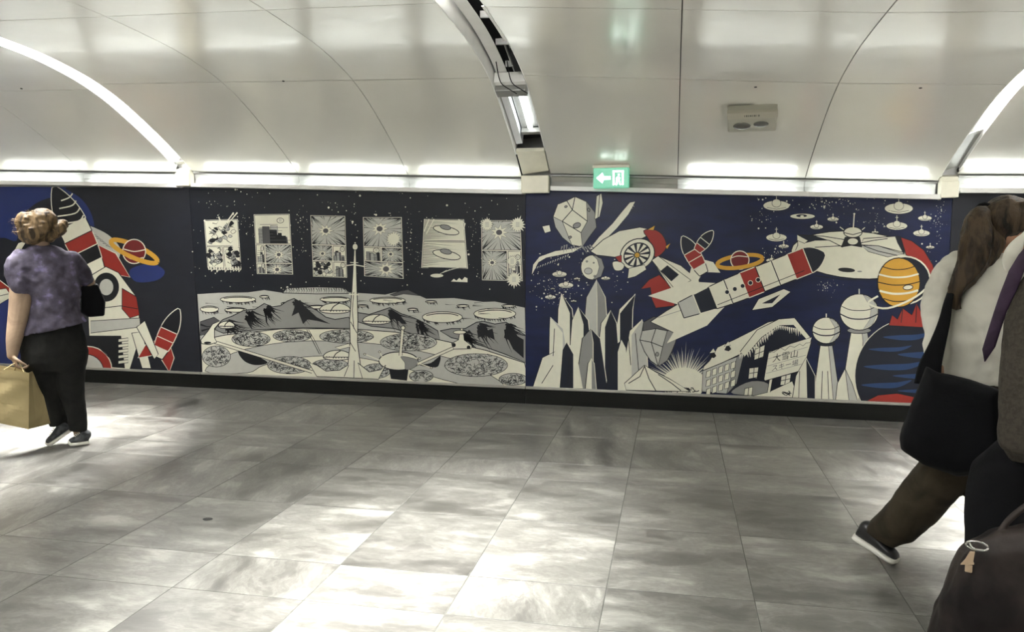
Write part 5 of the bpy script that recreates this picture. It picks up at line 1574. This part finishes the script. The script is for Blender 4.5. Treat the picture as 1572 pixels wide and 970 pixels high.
for i, c in enumerate(C):
    v = Vector(c); w = .008+.018*math.sin(math.pi*min(1, (i+1)/14)); tn = (r_*.8-u_*.3).normalized(); rg.append([v+tn*w*math.cos(a)+n_*.006*math.sin(a) for a in [2*math.pi*j/10 for j in range(10)]])
mb.loft(rg); mb.build('collar', M['whitecloth'], pp, smooth=True)
mb = MB()
C = catmull([tuple(p(a, b, -.145)) for a, b in ((1566, 432), (1572, 412), (1584, 392))], 5)
mb.tube(C, [.012]*len(C), 8); mb.build('collar', M['whitecloth'], pp, smooth=True)
mb = MB(); rg = []
for a, b, w in ((1590, 366, .012), (1574, 388, .020), (1562, 412, .026), (1548, 448, .026), (1536, 478, .022), (1527, 505, .021), (1518, 534, .021), (1512, 555, .002)):
    v = p(a, b, -.17); tn = (r_*.95+u_*.3).normalized(); rg.append([v+tn*w*math.cos(t_)+n_*.005*math.sin(t_)*(1 if w > .005 else .3) for t_ in [2*math.pi*j/14 for j in range(14)]])
mb.loft(rg); mb.build('tie', M['tie'], pp, smooth=True)
jk = MB()
jk.loft([F.ring(1585, 1716, 400, .02, .12), F.ring(1575, 1722, 440, .03, .14), F.ring(1572, 1722, 560, .03, .15), F.ring(1574, 1722, 700, .03, .16)])
limb(jk, [p(1598, 440, -.12), p(1578, 500, -.17), p(1568, 560, -.19), p(1563, 620, -.2), p(1561, 672, -.2)], [.07, .070, .064, .062, .060])
jk.loft([F.ring(1572, 1640, 486, -.05, .09), F.ring(1544, 1650, 512, -.08, .10), F.ring(1541, 1650, 545, -.09, .11), F.ring(1538, 1655, 616, -.09, .12), F.ring(1537, 1658, 680, -.09, .12), F.ring(1551, 1658, 704, -.09, .10)])
limb(jk, [p(1690, 440, .06), p(1708, 520, .10), p(1706, 600, .12), p(1696, 668, .13)], [.075, .072, .068, .062])
jk.build('jacket', M['jacket'], pp, remesh=.011, smoothit=3, wrinkle=.006, wscale=9)
shoe(pp, F, p(1580, 1000, 0), p(1506, 1004, 0), u_, .05, 'shoeblk', 'shoeblk', .08, lace=False)
shoe(pp, F, p(1720, 1000, .1), p(1650, 1004, .1), u_, .05, 'shoeblk', 'shoeblk', .08, lace=False)
# brown bag in front
cq = EYE+ray(1560, 485)/FPX*2.45; F = Fig((cq.x, cq.y, 0)); p = F.p; r_, u_, n_ = F.r, F.u, F.n
t = thing('travel_bag', 'bulging dark brown leather bag with a dangling charm, at the bottom right corner', 'bag', tuple(F.b))
mb = MB()
q = [(1470, 842), (1492, 826), (1533, 812), (1580, 807), (1630, 812), (1660, 850), (1672, 940), (1670, 1050), (1440, 1050), (1430, 985), (1436, 925), (1455, 870)]
cx = 1550; cy = 940
mb.loft([[p(cx+(a-cx)*s_, cy+(b-cy)*s_, dz) for a, b in q] for s_, dz in ((.72, -.16), (.92, -.13), (1., -.06), (1., .06), (.92, .12), (.72, .15))])
bg = mb.build('bag_body', M['brownbag'], t, remesh=.010, smoothit=4, wrinkle=.022, wscale=6)
for off in (-.09, .09):
    mb = MB(); mb.tube(catmull([tuple(p(1530, 826, off)), tuple(p(1552, 795, off*.6)), tuple(p(1596, 768, off*.3)), tuple(p(1630, 790, off*.6)), tuple(p(1640, 826, off))], 6), .010, 8); mb.build('handle', M['brownbag'], t, smooth=True)
mb = MB(); mb.tube([p(1500, 838, -.17)+(r_*math.cos(a)*.030+u_*math.sin(a)*.014) for a in [k*.524 for k in range(13)]], .0035, 8)
mb.tube(catmull([tuple(p(1488, 832, -.165)), tuple(p(1494, 842, -.17)), tuple(p(1512, 845, -.17))], 5), .004, 8)
ch = mb.build('key_ring', M['steelring'], t, smooth=True)
mb = MB(); mb.loft([[p(a, b, -.175)+n_*.006*s_ for a, b in ((1489, 846), (1497, 847), (1494, 862), (1496, 866), (1474, 866), (1482, 858))] for s_ in (-1, 1)]); mb.build('tassel', M['beige'], ch, bevel=.002)
mb = MB(); mb.box(p(1487, 872, -.175), r_*.010, n_*.007, u_*.012); mb.build('fob', M['beige'], ch, bevel=.003)
